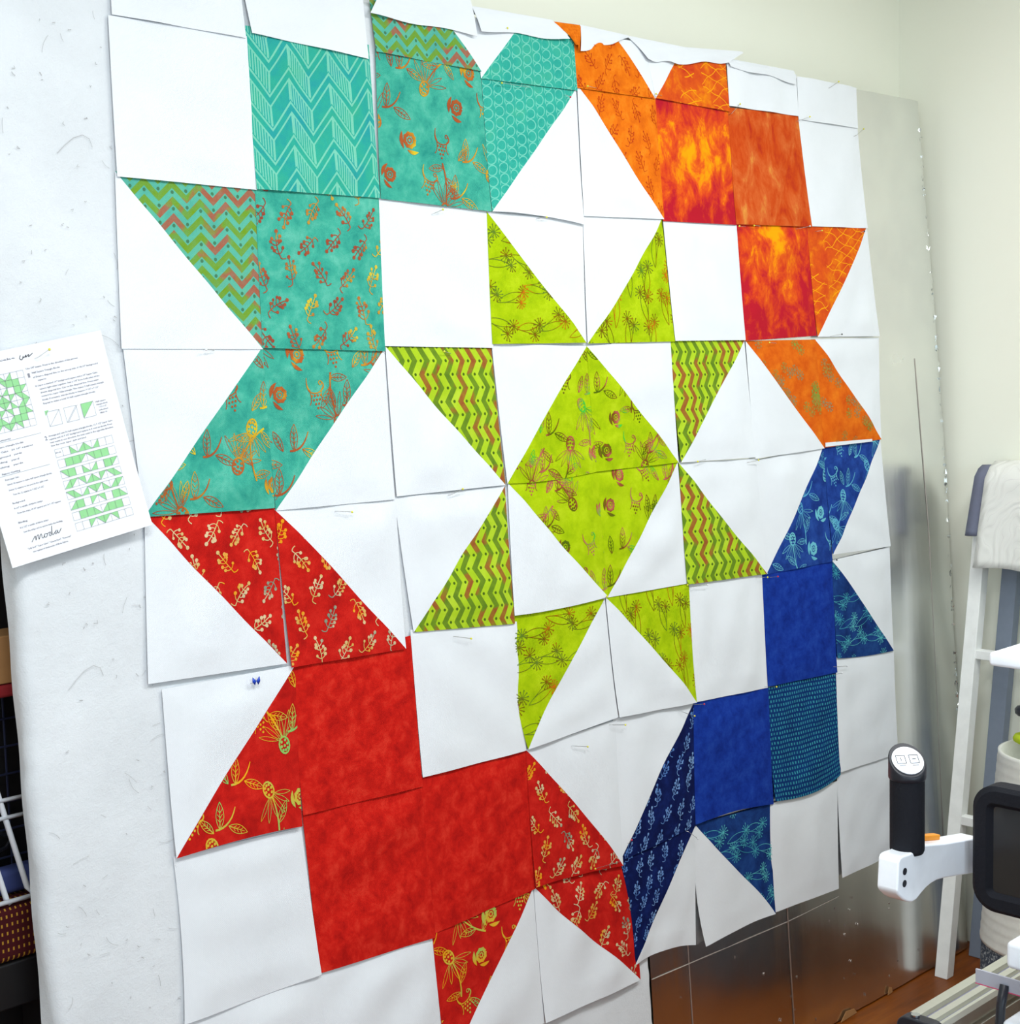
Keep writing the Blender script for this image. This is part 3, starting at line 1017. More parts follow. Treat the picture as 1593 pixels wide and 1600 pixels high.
def disc(x, y, r, k=8, ry=None):
    return [[(x + r * math.cos(2 * math.pi * i / k), y + (ry or r) * math.sin(2 * math.pi * i / k)) for i in range(k)]]

def ring(x, y, rx, ry, w, k=16, a=0.0):
    pts = []
    for i in range(k + 1):
        t = 2 * math.pi * i / k
        px, py = rx * math.cos(t), ry * math.sin(t)
        pts.append((x + px * math.cos(a) - py * math.sin(a), y + px * math.sin(a) + py * math.cos(a)))
    return stroke(pts, w)

def move(polys, x, y, a=0.0, s=1.0, flip=False):
    ca, sa = math.cos(a), math.sin(a)
    out = []
    for p in polys:
        q = []
        for (u, v) in p:
            if flip: u = -u
            u *= s; v *= s
            q.append((x + u * ca - v * sa, y + u * sa + v * ca))
        out.append(q)
    return out

def bez(p0, p1, p2, n=8):
    return [((1 - t) ** 2 * p0[0] + 2 * t * (1 - t) * p1[0] + t * t * p2[0], (1 - t) ** 2 * p0[1] + 2 * t * (1 - t) * p1[1] + t * t * p2[1]) for t in [i / n for i in range(n + 1)]]

def sprig(rnd, L=0.050, dr=0.0030, sw=0.0013):
    out = []
    stem = bez((0, 0), (rnd.uniform(-.006, .006), -L * .5), (rnd.uniform(-.004, .004), -L * .92), 6)
    out += stroke(stem, sw)
    out += disc(stem[-1][0], stem[-1][1] - dr * 0.6, dr)
    for i, t in enumerate((0.2, 0.36, 0.52, 0.66, 0.8)):
        k = int(t * 6)
        bx, by = stem[k]
        for sd in ((-1, 1) if i % 2 == 0 else ((-1,) if i % 4 == 1 else (1,))):
            l = L * rnd.uniform(0.15, 0.24) * (1.15 - 0.4 * t)
            ex, ey = bx + sd * l, by - l * rnd.uniform(0.55, 1.0)
            out += stroke(bez((bx, by), (bx + sd * l * 0.7, by - l * 0.1), (ex, ey), 3), sw * 0.85)
            out += disc(ex, ey, dr * rnd.uniform(0.75, 1.05))
    out += stroke(bez((0, 0), (0.004, 0.003), (0.009, 0.002), 3), sw)
    return out

def leaf(L=0.045, w=0.016, lw=0.0011):
    out = stroke(bez((0, 0), (-w, -L * .45), (0, -L), 8), lw) + stroke(bez((0, 0), (w, -L * .45), (0, -L), 8), lw)
    out += stroke([(0, 0), (0, -L * .86)], [lw * 1.8, lw * .6])
    for t in (0.25, 0.42, 0.6):
        for sd in (-1, 1):
            out += stroke([(0, -L * t), (sd * w * 0.32, -L * (t + 0.13))], lw * 0.9)
    return out

def crescent(L=0.03, w=0.007):
    a, b = bez((0, 0), (-w * 2, -L * .5), (0, -L), 6), bez((0, 0), (w * .2, -L * .5), (0, -L), 6)
    return [[a[i], a[i + 1], b[i + 1], b[i]] for i in range(6)]

def rosette(R=0.015):
    out = []
    k = 16
    pts = []
    for i in range(k + 1):
        t = 2 * math.pi * i / k
        r = R * (0.72 + 0.06 * math.cos(8 * t))
        pts.append((r * math.cos(t), r * math.sin(t)))
    out += stroke(pts, R * 0.46)
    out += ring(0, 0, R * .26, R * .26, R * .17, 10)
    out += move(crescent(R * 2.0, R * .5), -R * 1.15, R * .8, 0.15) + move(crescent(R * 1.7, R * .42), R * .9, R * 1.5, -1.25)
    return out

def cone_flower(rnd, s=1.0, leaves=True):
    out = []
    # cone head with its seeds
    out += ring(0, 0, 0.0105, 0.0140, 0.0030, 14)
    for (x, y) in ((-.005, -.007), (.005, -.007), (0, -.0085), (-.0065, 0), (0, -.001), (.0065, 0), (-.004, .007), (.004, .007)):
        out += disc(x, y, 0.0026, 7)
    # drooping petals
    for a in (-1.05, -0.62, -0.2, 0.2, 0.62, 1.05):
        L = rnd.uniform(0.034, 0.044)
        p = stroke(bez((0, 0), (-.0065, L * .55), (0, L), 7), 0.0009) + stroke(bez((0, 0), (.0065, L * .55), (0, L), 7), 0.0009)
        out += move(p, 0.008 * a, 0.012, -a * 0.95)
    # stem
    st = bez((0, 0.012), (0.004, 0.055), (0.024, 0.082), 8)
    out += stroke(st, [0.0024 + 0.0012 * i / 8 for i in range(9)])
    if leaves:
        out += move(leaf(0.040, 0.014), st[5][0], st[5][1], -1.0)
        out += move(leaf(0.036, 0.013), st[7][0], st[7][1], 1.15)
    return move(out, 0, 0, 0, s)

def crown(s=1.0):
    out = []
    # two horns, a scooped top edge, and a body of dots that tapers to a tip
    out += stroke(bez((-.010, -.006), (-.016, -.012), (-.013, -.024), 6), [.0030, .0028, .0025, .0021, .0017, .0013, .0009])
    out += stroke(bez((.010, -.006), (.018, -.010), (.012, -.017), 6), [.0028, .0026, .0024, .0022, .0020, .0018, .0016])
    out += ring(.0095, -.0155, .0026, .0026, .0014, 8)
    out += stroke(bez((-.011, -.006), (0, .001), (.011, -.006), 6), .0016)
    out += stroke(bez((-.010, -.005), (-.007, .006), (-.013, .012), 5), .0012) + stroke(bez((.010, -.005), (.007, .006), (.013, .010), 5), .0012)
    for row, n in enumerate((4, 3, 2, 1)):
        for i in range(n):
            out += disc((i - (n - 1) / 2) * .0052, .0005 + row * .0055, .0018, 6)
    return move(out, 0, 0, 0, s)

def dandelion(rnd):
    out = []
    L, w = rnd.uniform(.060, .075), .012
    out += stroke(bez((0, 0), (-w * 1.4, L * .5), (0, L), 9), .0012) + stroke(bez((0, 0), (w * 1.2, L * .55), (0, L), 9), .0012)
    for cx_, cy_ in ((-.001, -.004), (.018, .010)):
        k = 11
        for i in range(k):
            a = 2 * math.pi * i / k + rnd.uniform(-.1, .1)
            r = rnd.uniform(.012, .0165)
            out += stroke([(cx_ + .002 * math.cos(a), cy_ + .002 * math.sin(a)), (cx_ + r * math.cos(a), cy_ + r * math.sin(a))], [.0010, .0016])
            out += disc(cx_ + r * math.cos(a), cy_ + r * math.sin(a), .0016, 6)
        out += disc(cx_, cy_, .0030, 7)
    out += stroke(bez((.018, .010), (.012, .03), (.003, L * .9), 6), .0010)
    return out

def burst(rnd, R=.010):
    out = []
    for i in range(9):
        a = 2 * math.pi * i / 9 + rnd.uniform(-.2, .2)
        out += stroke([(0, 0), (R * .75 * math.cos(a), R * .75 * math.sin(a))], .0011)
        out += disc(R * math.cos(a), R * math.sin(a), .0022, 6)
    return out + disc(0, 0, .003, 7)

def lay_out(kind, seed):
    rnd = random.Random(seed)
    out = []
    W = W_PATCH
    if kind in ('teal_berry', 'red_berry', 'navy_berry', 'orange_berry'):
        d = {'teal_berry': .046, 'red_berry': .046, 'navy_berry': .040, 'orange_berry': .048}[kind]
        row, y = 0, -.01
        while y < W + .05:
            x = -.02 + (row % 2) * d * .5
            while x < W + .03:
                a = rnd.choice((-.6, .55, 2.6, -.35, .8, -2.4)) + rnd.uniform(-.25, .25)
                if kind == 'navy_berry':
                    a = rnd.uniform(.2, .7)
                sp = sprig(rnd, d * .92, d * (.040 if kind == 'orange_berry' else .068), d * (.024 if kind == 'orange_berry' else .034))
                out += move(move(sp, 0, d * .46), x + rnd.uniform(-.005, .005), y + rnd.uniform(-.006, .006), a, 1.0, rnd.random() < .5)
                x += d * 1.16
            y += d * 1.0
            row += 1
    elif kind in ('teal_flower', 'lime_flower', 'red_flower', 'blue_flower'):
        step = .072
        row, y = 0, .01
        k = rnd.randrange(4)
        while y < W + .03:
            x = -.01 + (row % 2) * step * .5
            while x < W + .03:
                px, py = x + rnd.uniform(-.006, .006), y + rnd.uniform(-.006, .006)
                t = k % 4
                if t == 0:
                    out += move(cone_flower(rnd), px, py - .02, rnd.choice((.2, 2.7, -.5, 3.6)) + rnd.uniform(-.2, .2), .92, rnd.random() < .5)
                elif t == 1:
                    out += move(rosette(rnd.uniform(.0125, .015)), px, py, rnd.uniform(-.5, .6))
                elif t == 2:
                    out += move(crown(1.15), px, py, rnd.uniform(-.4, .4))
                    out += move(leaf(.034, .012), px + .036, py + .020, rnd.uniform(-.9, .9))
                else:
                    out += stroke(bez((px - .022, py + .020), (px + .004, py + .022), (px + .016, py - .008), 7), [.0030, .0032, .0032, .0030, .0027, .0024, .0020, .0014])
                    out += move(leaf(.040, .014), px - .014, py + .020, .1) + move(leaf(.038, .013), px + .002, py + .018, 2.0)
                k += 1
                x += step
            k += 1
            y += step * .88
            row += 1
    elif kind in ('lime_dandelion', 'blue_dandelion'):
        row, y = 0, -.02
        while y < W + .04:
            x = -.02 + (row % 2) * .032
            while x < W + .03:
                a = (rnd.uniform(-.35, .35) if seed % 2 else rnd.uniform(1.2, 1.9))
                out += move(dandelion(rnd), x + rnd.uniform(-.006, .006), y + rnd.uniform(-.006, .006), a, .9, rnd.random() < .5)
                x += .066
            y += .056
            row += 1
    elif kind == 'orange_burst':
        for i in range(26):
            x, y = rnd.uniform(0, W), rnd.uniform(0, W)
            out += move(burst(rnd), x, y) + (move(burst(rnd), x + .018, y + .012) if i % 2 else [])
    return out

def clip(poly, planes):
    for (a, b, c) in planes:                       # keep a*u + b*v + c >= 0
        out = []
        n = len(poly)
        for i in range(n):
            p, q = poly[i], poly[(i + 1) % n]
            dp, dq = a * p[0] + b * p[1] + c, a * q[0] + b * q[1] + c
            if dp >= 0: out.append(p)
            if (dp >= 0) != (dq >= 0):
                t = dp / (dp - dq)
                out.append((p[0] + (q[0] - p[0]) * t, p[1] + (q[1] - p[1]) * t))
        poly = out
        if len(poly) < 3: return None
    return poly

def printed(patch, kind, side, parent, seed):
    if kind not in INK: return
    W, e = W_PATCH, 0.0006
    planes = [(1, 0, -e), (-1, 0, W - e), (0, 1, -e - patch.t0 * W), (0, -1, W - e)]
    r = 0.7071
    if side == 'LL': planes.append((-r, r, -e))
    if side == 'UR': planes.append((r, -r, -e))
    if side == 'UL': planes.append((-r, -r, W * r - e))
    if side == 'LR': planes.append((r, r, -W * r - e))
    verts, faces, uvs = [], [], []
    for poly in lay_out(kind, seed):
        q = clip(poly, planes)
        if not q: continue
        b = len(verts)
        for (u, v) in q:
            verts.append(patch.pt(u / W, v / W, 0.00055))
            uvs.append((u / W, v / W))
        area2 = sum(q[i][0] * q[(i + 1) % len(q)][1] - q[(i + 1) % len(q)][0] * q[i][1] for i in range(len(q)))
        idx = list(range(b, b + len(q)))
        faces.append(tuple(idx if area2 < 0 else idx[::-1]))
    if faces:
        o = mesh_obj('printed_motifs', verts, faces, INK[kind], parent, uvs)
        o['kind'] = 'stuff'

# row, column -> fabric, side the print takes (None: whole square), label
LAY = {
 (1, 1): ('white', None, 'plain white fabric square in the top row at the batting edge'),
 (1, 2): ('white', None, 'plain white fabric square hanging over the teal arrow chevron square'),
 (1, 3): ('teal_zigzag', 'LL', 'green and teal zigzag triangle block folded over the top of the board'),
 (1, 4): ('teal_oval', 'LR', 'teal oval chain triangle block in the top row, white flap folded down'),
 (1, 5): ('orange_berry', 'LL', 'orange berry triangle block in the top row with curled white corner'),
 (1, 6): ('orange_net', 'LR', 'orange net print triangle block in the top row under a curled white edge'),
 (1, 7): ('white', None, 'white fabric square folded down above the rust orange square'),
 (1, 8): ('white', None, 'white fabric square pinned at the top edge of the foil board'),
 (2, 1): ('white', None, 'plain white fabric square beside the teal arrow chevron square'),
 (2, 2): ('teal_arrow', None, 'teal fabric square printed with pale hatched arrow chevrons'),
 (2, 3): ('teal_flower', None, 'teal fabric square printed with rust and gold coneflowers'),
 (2, 4): ('teal_oval', 'UL', 'teal oval chain and white triangle block beside the coneflower square'),
 (2, 5): ('orange_berry', 'UR', 'orange berry and white triangle block beside the flame square'),
 (2, 6): ('orange_flame', None, 'flame mottled fabric square with a yellow blaze over red'),
 (2, 7): ('orange_rust', None, 'rust orange mottled fabric square beside the flame square'),
 (2, 8): ('white', None, 'plain white fabric square beside the rust orange square on foil'),
 (3, 1): ('teal_zigzag', 'UR', 'green, teal and rust zigzag triangle block below a white square'),
 (3, 2): ('teal_berry', None, 'teal fabric square printed with rust and gold berry sprigs'),
 (3, 3): ('white', None, 'plain white fabric square between teal berry square and lime dandelion triangle'),
 (3, 4): ('lime_dandelion', 'LL', 'lime dandelion triangle block below the teal oval chain block'),
 (3, 5): ('lime_dandelion', 'LR', 'lime dandelion triangle block below the orange berry block'),
 (3, 6): ('white', None, 'plain white fabric square below the flame square'),
 (3, 7): ('orange_blaze', None, 'red orange flame fabric square with a yellow patch near its top'),
 (3, 8): ('orange_net', 'UL', 'orange triangle block with dark and gold net lines at the foil'),
 (4, 1): ('teal_flower', 'LR', 'teal coneflower triangle block with white corner beside the paper sheet'),
 (4, 2): ('teal_flower', 'UL', 'teal coneflower triangle block below the teal berry square'),
 (4, 3): ('lime_zigzag', 'UR', 'lime and red zigzag triangle block below white square and teal point'),
 (4, 4): ('lime_flower', 'LR', 'lime floral triangle block of the centre diamond with a plain white corner, teal side up'),
 (4, 5): ('lime_flower', 'LL', 'lime floral triangle block of the centre diamond, nearest the flame squares'),
 (4, 6): ('lime_zigzag', 'UL', 'lime zigzag triangle block pointing down below a white square by the orange'),
 (4, 7): ('orange_burst', 'UR', 'orange triangle block with grey starburst dots below the red orange square'),
 (4, 8): ('orange_burst', 'LL', 'orange starburst triangle block tapering to a point on the foil'),
 (5, 1): ('red_berry', 'UR', 'red berry triangle block touching the corner of the paper sheet'),
 (5, 2): ('red_berry', 'LL', 'red berry triangle block above the bright red mottled square'),
 (5, 3): ('lime_zigzag', 'LR', 'lime and red zigzag triangle block above a white square by the red'),
 (5, 4): ('lime_flower', 'UR', 'lime floral triangle block of the centre diamond, nearest the red squares'),
 (5, 5): ('lime_flower', 'UL', 'lime floral triangle block of the centre diamond, nearest the blue squares'),
 (5, 6): ('lime_zigzag', 'LL', 'lime zigzag triangle block touching the corner of the royal blue square'),
 (5, 7): ('blue_flower', 'LR', 'blue floral triangle block standing on the royal blue square'),
 (5, 8): ('blue_flower', 'UL', 'blue floral triangle block reaching the orange point on the foil'),
 (6, 1): ('red_flower', 'LR', 'red triangle block with gold and green coneflowers beside bare batting'),
 (6, 2): ('red_plain', None, 'bright red mottled fabric square below the red berry triangles'),
 (6, 3): ('white', None, 'plain white fabric square between bright red square and lime dandelion triangle'),
 (6, 4): ('lime_dandelion', 'UL', 'lime dandelion triangle block with rippled edge pointing at the red squares'),
 (6, 5): ('lime_dandelion', 'UR', 'lime dandelion triangle block pointing at the royal blue squares'),
 (6, 6): ('white', None, 'plain white fabric square beside the royal blue square, pinned at its top'),
 (6, 7): ('blue_plain', None, 'royal blue mottled fabric square below the blue floral triangles'),
 (6, 8): ('blue_dandelion', 'LL', 'dark blue dandelion triangle block beside the royal blue square on foil'),
 (7, 1): ('white', None, 'plain white fabric square below the red coneflower triangle'),
 (7, 2): ('red_plain', None, 'deep red mottled fabric square above the white squares of the bottom row'),
 (7, 3): ('red_plain', None, 'red mottled fabric square beside the long red berry triangles'),
 (7, 4): ('red_berry', 'LL', 'red berry triangle block beside the red mottled square, pinned along its hem'),
 (7, 5): ('navy_berry', 'LR', 'navy berry triangle block beside the royal blue square'),
 (7, 6): ('blue_plain', None, 'royal blue mottled fabric square beside the dashed navy square'),
 (7, 7): ('blue_dash', None, 'navy fabric square with rows of tiny turquoise dashes'),
 (7, 8): ('white', None, 'plain white fabric square beside the dashed navy square on foil'),
 (8, 1): ('white', None, 'plain white fabric square in the bottom row against bare batting'),
 (8, 2): ('white', None, 'plain white fabric square in the bottom row below the deep red square'),
 (8, 3): ('red_flower', 'UL', 'red coneflower triangle block in the bottom row below the red square'),
 (8, 4): ('red_berry', 'UR', 'red berry triangle block in the bottom row with a curling point'),
 (8, 5): ('navy_berry', 'UL', 'navy berry triangle block in the bottom row over the batting edge'),
 (8, 6): ('blue_dandelion', 'UR', 'dark blue dandelion triangle block hanging loose over bare foil'),
 (8, 7): ('white', None, 'plain white fabric square below the dashed navy square'),
 (8, 8): ('white', None, 'plain white fabric square behind the black machine handle'),
}
LAY[(4, 4)] = ('lime_flower', 'LR', 'lime floral triangle block of the centre diamond, nearest the teal squares')
FLAPS = {(1, 3): ['a'], (1, 4): ['b'], (1, 5): ['c', 'g'], (1, 6): ['d', 'e'], (1, 7): ['f']}

def flap(key, parent, mat):
    TL, TR, BR, BL = FLAP_CORNERS[key]
    n_ = 14
    rnd = random.Random(key)
    p1, p2 = rnd.uniform(0, 6), rnd.uniform(0, 6)
    verts, uvs, faces = [], [], []
    for j in range(n_ + 1):
        t = j / n_
        for i in range(n_ + 1):
            s = i / n_
            x = (TL[0] * (1 - s) + TR[0] * s) * (1 - t) + (BL[0] * (1 - s) + BR[0] * s) * t
            h = (TL[1] * (1 - s) + TR[1] * s) * (1 - t) + (BL[1] * (1 - s) + BR[1] * s) * t
            h += t * (1 - t) * 0.004 + 0.0022 * math.sin(9 * s + p1) * t
            n = 0.007 + 0.004 * math.sin(math.pi * min(1, t * 1.2) * .5) + 0.0022 * math.sin(7 * s + p2) * t
            verts.append(b2w(x, h, n))
            uvs.append((s, t))
    for j in range(n_):
        for i in range(n_):
            a = j * (n_ + 1) + i
            faces.append((a, a + n_ + 1, a + n_ + 2, a + 1))
    # the roll over the top of the board
    b0 = len(verts)
    for i in range(n_ + 1):
        s = i / n_
        x, h = TL[0] * (1 - s) + TR[0] * s, TL[1] * (1 - s) + TR[1] * s
        for (dh, n) in ((0.004, 0.004), (0.003, -0.004), (-0.004, -0.012)):
            verts.append(b2w(x, h + dh, n))
            uvs.append((s, 0))
    for i in range(n_):
        a = b0 + i * 3
        faces.append((i, i + 1, a + 3, a))
        faces.append((a, a + 3, a + 4, a + 1))
        faces.append((a + 1, a + 4, a + 5, a + 2))
    o = mesh_obj('folded_flap', verts, faces, mat, parent, uvs, smooth=True)
    sol = o.modifiers.new('cloth_thickness', 'SOLIDIFY')
    sol.thickness = 0.0005
    es = o.modifiers.new('crisp_edges', 'EDGE_SPLIT')
    es.split_angle = math.radians(40)
    return o

for (r, c), (fab, side, label) in LAY.items():
    corners, mids = BLOCK_CORNERS[(r, c)]
    seed = r * 10 + c
    patch = Patch(r, c, corners, mids, seed)
    loc = patch.pt(0.5, 1.0)
    if side is None:
        flaps = FLAPS.get((r, c), [])
        if fab == 'white' and not flaps:
            o = patch_mesh('fabric_square', patch, F['white'], None)
            tag(o, label, 'fabric patch', 'white background squares')
        elif fab not in INK and not flaps:
            o = patch_mesh('fabric_square', patch, F[fab], None)
            tag(o, label, 'fabric patch', 'printed fabric squares')
        else:
            t = empty('fabric_square', loc, label, 'fabric patch', 'white background squares' if fab == 'white' else 'printed fabric squares')
            o = patch_mesh('cloth', patch, F[fab], t)
            printed(patch, fab, None, o, seed)
            for k in flaps:
                flap(k, t, F['white'])
    else:
        t = empty('triangle_block', loc, label, 'fabric patch', 'half square triangle blocks')
        o = patch_mesh('print_triangle', patch, F[fab], t, side)
        printed(patch, fab, side, o, seed)
        patch_mesh('background_triangle', patch, F['white'], t, OPP[side])
        for k in FLAPS.get((r, c), []):
            flap(k, t, F['orange_berry'] if k == 'g' else F['white'])

# a turned-back white hem showing between the orange and the blue points
hem_parent = [o for o in col.objects if o.get('label', '').startswith('blue floral triangle block reaching')][0]
pts = [(1.6905, 1.2815), (1.8755, 1.2795), (1.8752, 1.2735), (1.6900, 1.2725)]
m = MB(); m.prism([b2w(x, h, 0.0075) for x, h in pts], (0, -0.0008, 0)); m.build('turned_hem', F['white'], hem_parent)

# ------------------------------------------------------------------ pins
PIN_PLACE = [
  'through the seam of the two teal oval chain blocks',
  'beside the point where teal ovals meet the orange berry block',
  'through the hem of the top orange berry block',
  'under the hem of the teal coneflower square',
  'under the lifted hem of the teal oval chain block',
  'in the white flap over the teal oval chain block',
  'at the point between orange berry and orange net blocks',
  "at the top of the white square on the foil board's top edge",
  'in the white square beside the rust orange square',
  "at the white edge beside bare foil below the board's top",
  'at the corner between folded white square and rust orange square',
  'at the corner between flame square and white square below it',
  'in the top hem of the red orange flame square',
  'lying between rust orange square and orange net triangle',
  'in the white corner of the orange net triangle block',
  'in the top hem of the orange net triangle block',
  'holding the askew paper pattern sheet',
  'in the white corner above the teal coneflower triangle',
  'in the top hem of the lime zigzag block near teal',
  'between two lime zigzag blocks at the white seam',
  'in the white half of the red berry block near teal',
  'in the white square above the red mottled square',
  'at the bottom point of the centre lime diamond',
  'in the top hem of the orange starburst triangle',
  'at the tip where lime diamond meets two zigzag blocks',
  'on the white seam between lime zigzag and blue floral blocks',
  "with long shaft at the royal blue square's top corner",
  'in the top hem of the royal blue square',
  'at the notch between blue floral triangle and dark blue dandelion triangle',
  'at the top corner between lime dandelion triangle and white square',
  'in the top hem of the white square beside royal blue',
  'under the dark blue dandelion triangle at the foil, higher of two',
  'under the dark blue dandelion triangle at the foil, lower of two',
  'at the lifted white corner below the lime dandelion block',
  'in the white half of the red berry block by royal blue',
  'lying along the hem of the red berry block',
  'on the navy berry block beside the red berry point',
  'at the top corner of the dashed navy square',
  'at the top corner of the royal blue square beside dashes',
  'in the white half of the navy berry block near its tip',
  'at the white tip between navy berry and dandelion blocks',
  'in white cloth near the bright red square',
  'at the tip of the orange net triangle on foil',
]
for (a, b, cname), place in zip(PIN_SPOTS, PIN_PLACE):
    head = b2w(a[0], a[1], 0.0125 if a[0] > -0.1 else 0.0165)
    tip = b2w(b[0], b[1], 0.0095 if a[0] > -0.1 else 0.0135)
    look = 'blue bow headed pin ' if cname == 'blue' else '%s headed pin ' % cname
    t = empty('dressmaker_pin', head, look + place, 'pin', 'pins holding the patches')
    m = MB(); m.tube([head, tip, b2w(b[0] + (b[0] - a[0]) * .1, b[1] + (b[1] - a[1]) * .1, 0.004)], 0.00042, 6); m.build('shaft', M['steel'], t)
    m = MB()
    if cname == 'blue':
        for sx in (-1, 1):
            m.prism([b2w(a[0], a[1] - .002, .0125), b2w(a[0] + sx * .006, a[1] + .004, .0125), b2w(a[0] + sx * .007, a[1] - .003, .0125), b2w(a[0] + sx * .003, a[1] - .008, .0125)], (0, -.001, 0))
    else:
        m.ball(head, 0.0019, 10, 6)
    m.build('head', M['pin_' + cname], t, smooth=True)

# ------------------------------------------------------------------ the pattern sheet
TLX, TLH = -0.2560, 1.5001
RT, DN = (0.98488, 0.17325), (0.17325, -0.98488)
PW, PH = 0.2159, 0.2794
def on_paper(a, b, dn=0.0):
    """millimetres across and down the sheet"""
    a, b = a / 1000.0, b / 1000.0
    q = b / PH
    n = 0.007 + 0.012 * q * q + 0.004 * max(0, (a / PW - 0.6)) * q + dn
    return b2w(TLX + a * RT[0] + b * DN[0], TLH + a * RT[1] + b * DN[1], n)

sheet = empty('pattern_sheet', on_paper(108, 279), 'white printed quilt pattern sheet pinned askew on the batting', 'paper sheet')
verts, faces = [], []
n_ = 16
for j in range(n_ + 1):
    for i in range(n_ + 1):
        verts.append(on_paper(215.9 * i / n_, 279.4 * j / n_))
for j in range(n_):
    for i in range(n_):
        a = j * (n_ + 1) + i
        faces.append((a, a + n_ + 1, a + n_ + 2, a + 1))
o = mesh_obj('page', verts, faces, M['paper'], sheet)
sol = o.modifiers.new('paper_thickness', 'SOLIDIFY'); sol.thickness = 0.0003; sol.offset = -1

class Flat:
    """flat print on the sheet, in millimetres"""
    def __init__(self): self.p = []
    def poly(self, pts): self.p.append(pts)
    def line(self, a, b, w): self.p += stroke([a, b], w)
    def path(self, pts, w): self.p += stroke(pts, w)
    def build(self, name, mat, dn=0.0004):
        v, f = [], []
        for q in self.p:
            b = len(v)
            v += [on_paper(x, y, dn) for x, y in q]
            ar = sum(q[i][0] * q[(i + 1) % len(q)][1] - q[(i + 1) % len(q)][0] * q[i][1] for i in range(len(q)))
            ids = list(range(b, b + len(q)))
            f.append(tuple(ids if ar < 0 else ids[::-1]))
        o = mesh_obj(name, v, f, mat, sheet)
        o['kind'] = 'stuff'
        return o

green, lines, rules = Flat(), Flat(), Flat()
def tri_of(side, x0, y0, x1, y1):
    P = {'TL': (x0, y0), 'TR': (x1, y0), 'BR': (x1, y1), 'BL': (x0, y1)}
    k = {None: ('TL', 'TR', 'BR', 'BL'), 'LL': ('TL', 'BR', 'BL'), 'UR': ('TL', 'TR', 'BR'), 'UL': ('TL', 'TR', 'BL'), 'LR': ('TR', 'BR', 'BL')}[side]
    return [P[q] for q in k]
def cell(r, c, x0, y0, w, h, lw):
    fab, side, _ = LAY[(r, c)]
    x1, y1 = x0 + w, y0 + h
    if fab != 'white':
        green.poly(tri_of(side, x0, y0, x1, y1))
    for a, b in (((x0, y0), (x1, y0)), ((x1, y0), (x1, y1)), ((x1, y1), (x0, y1)), ((x0, y1), (x0, y0))):
        lines.line(a, b, lw)
    if side in ('LL', 'UR'): lines.line((x0, y0), (x1, y1), lw)
    if side in ('UL', 'LR'): lines.line((x1, y0), (x0, y1), lw)
for r in range(1, 9):
    for c in range(1, 9):
        cell(r, c, 13.2 + 9.36 * (c - 1), 30.3 + 9.36 * (r - 1), 9.36, 9.36, 0.35)
        cell(r, c, 103.0 + 11.1 * (c - 1), 143.5 + 14.75 * (r - 1), 11.1, 10.9, 0.35)
for x in (106, 132, 158):
    for a, b in (((x, 92), (x + 19, 92)), ((x + 19, 92), (x + 19, 112)), ((x + 19, 112), (x, 112)), ((x, 112), (x, 92)), ((x + 19, 92), (x, 112))):
        lines.line(a, b, 0.4)
lines.line((134 + 19, 92), (134, 112), 0.4)
green.poly([(158, 92), (177, 92), (158, 112)])
green.poly([(104, 90), (110, 90), (104, 97)])
rules.line((14, 117), (91, 117), 0.4); rules.line((14, 160.5), (91.5, 160.5), 0.4)
green.build('green_diagram_patches', M['ink_green'], 0.0004)
lines.build('diagram_lines', M['ink_line'], 0.0008)
rules.build('ruled_lines', M['ink_line'], 0.0005)

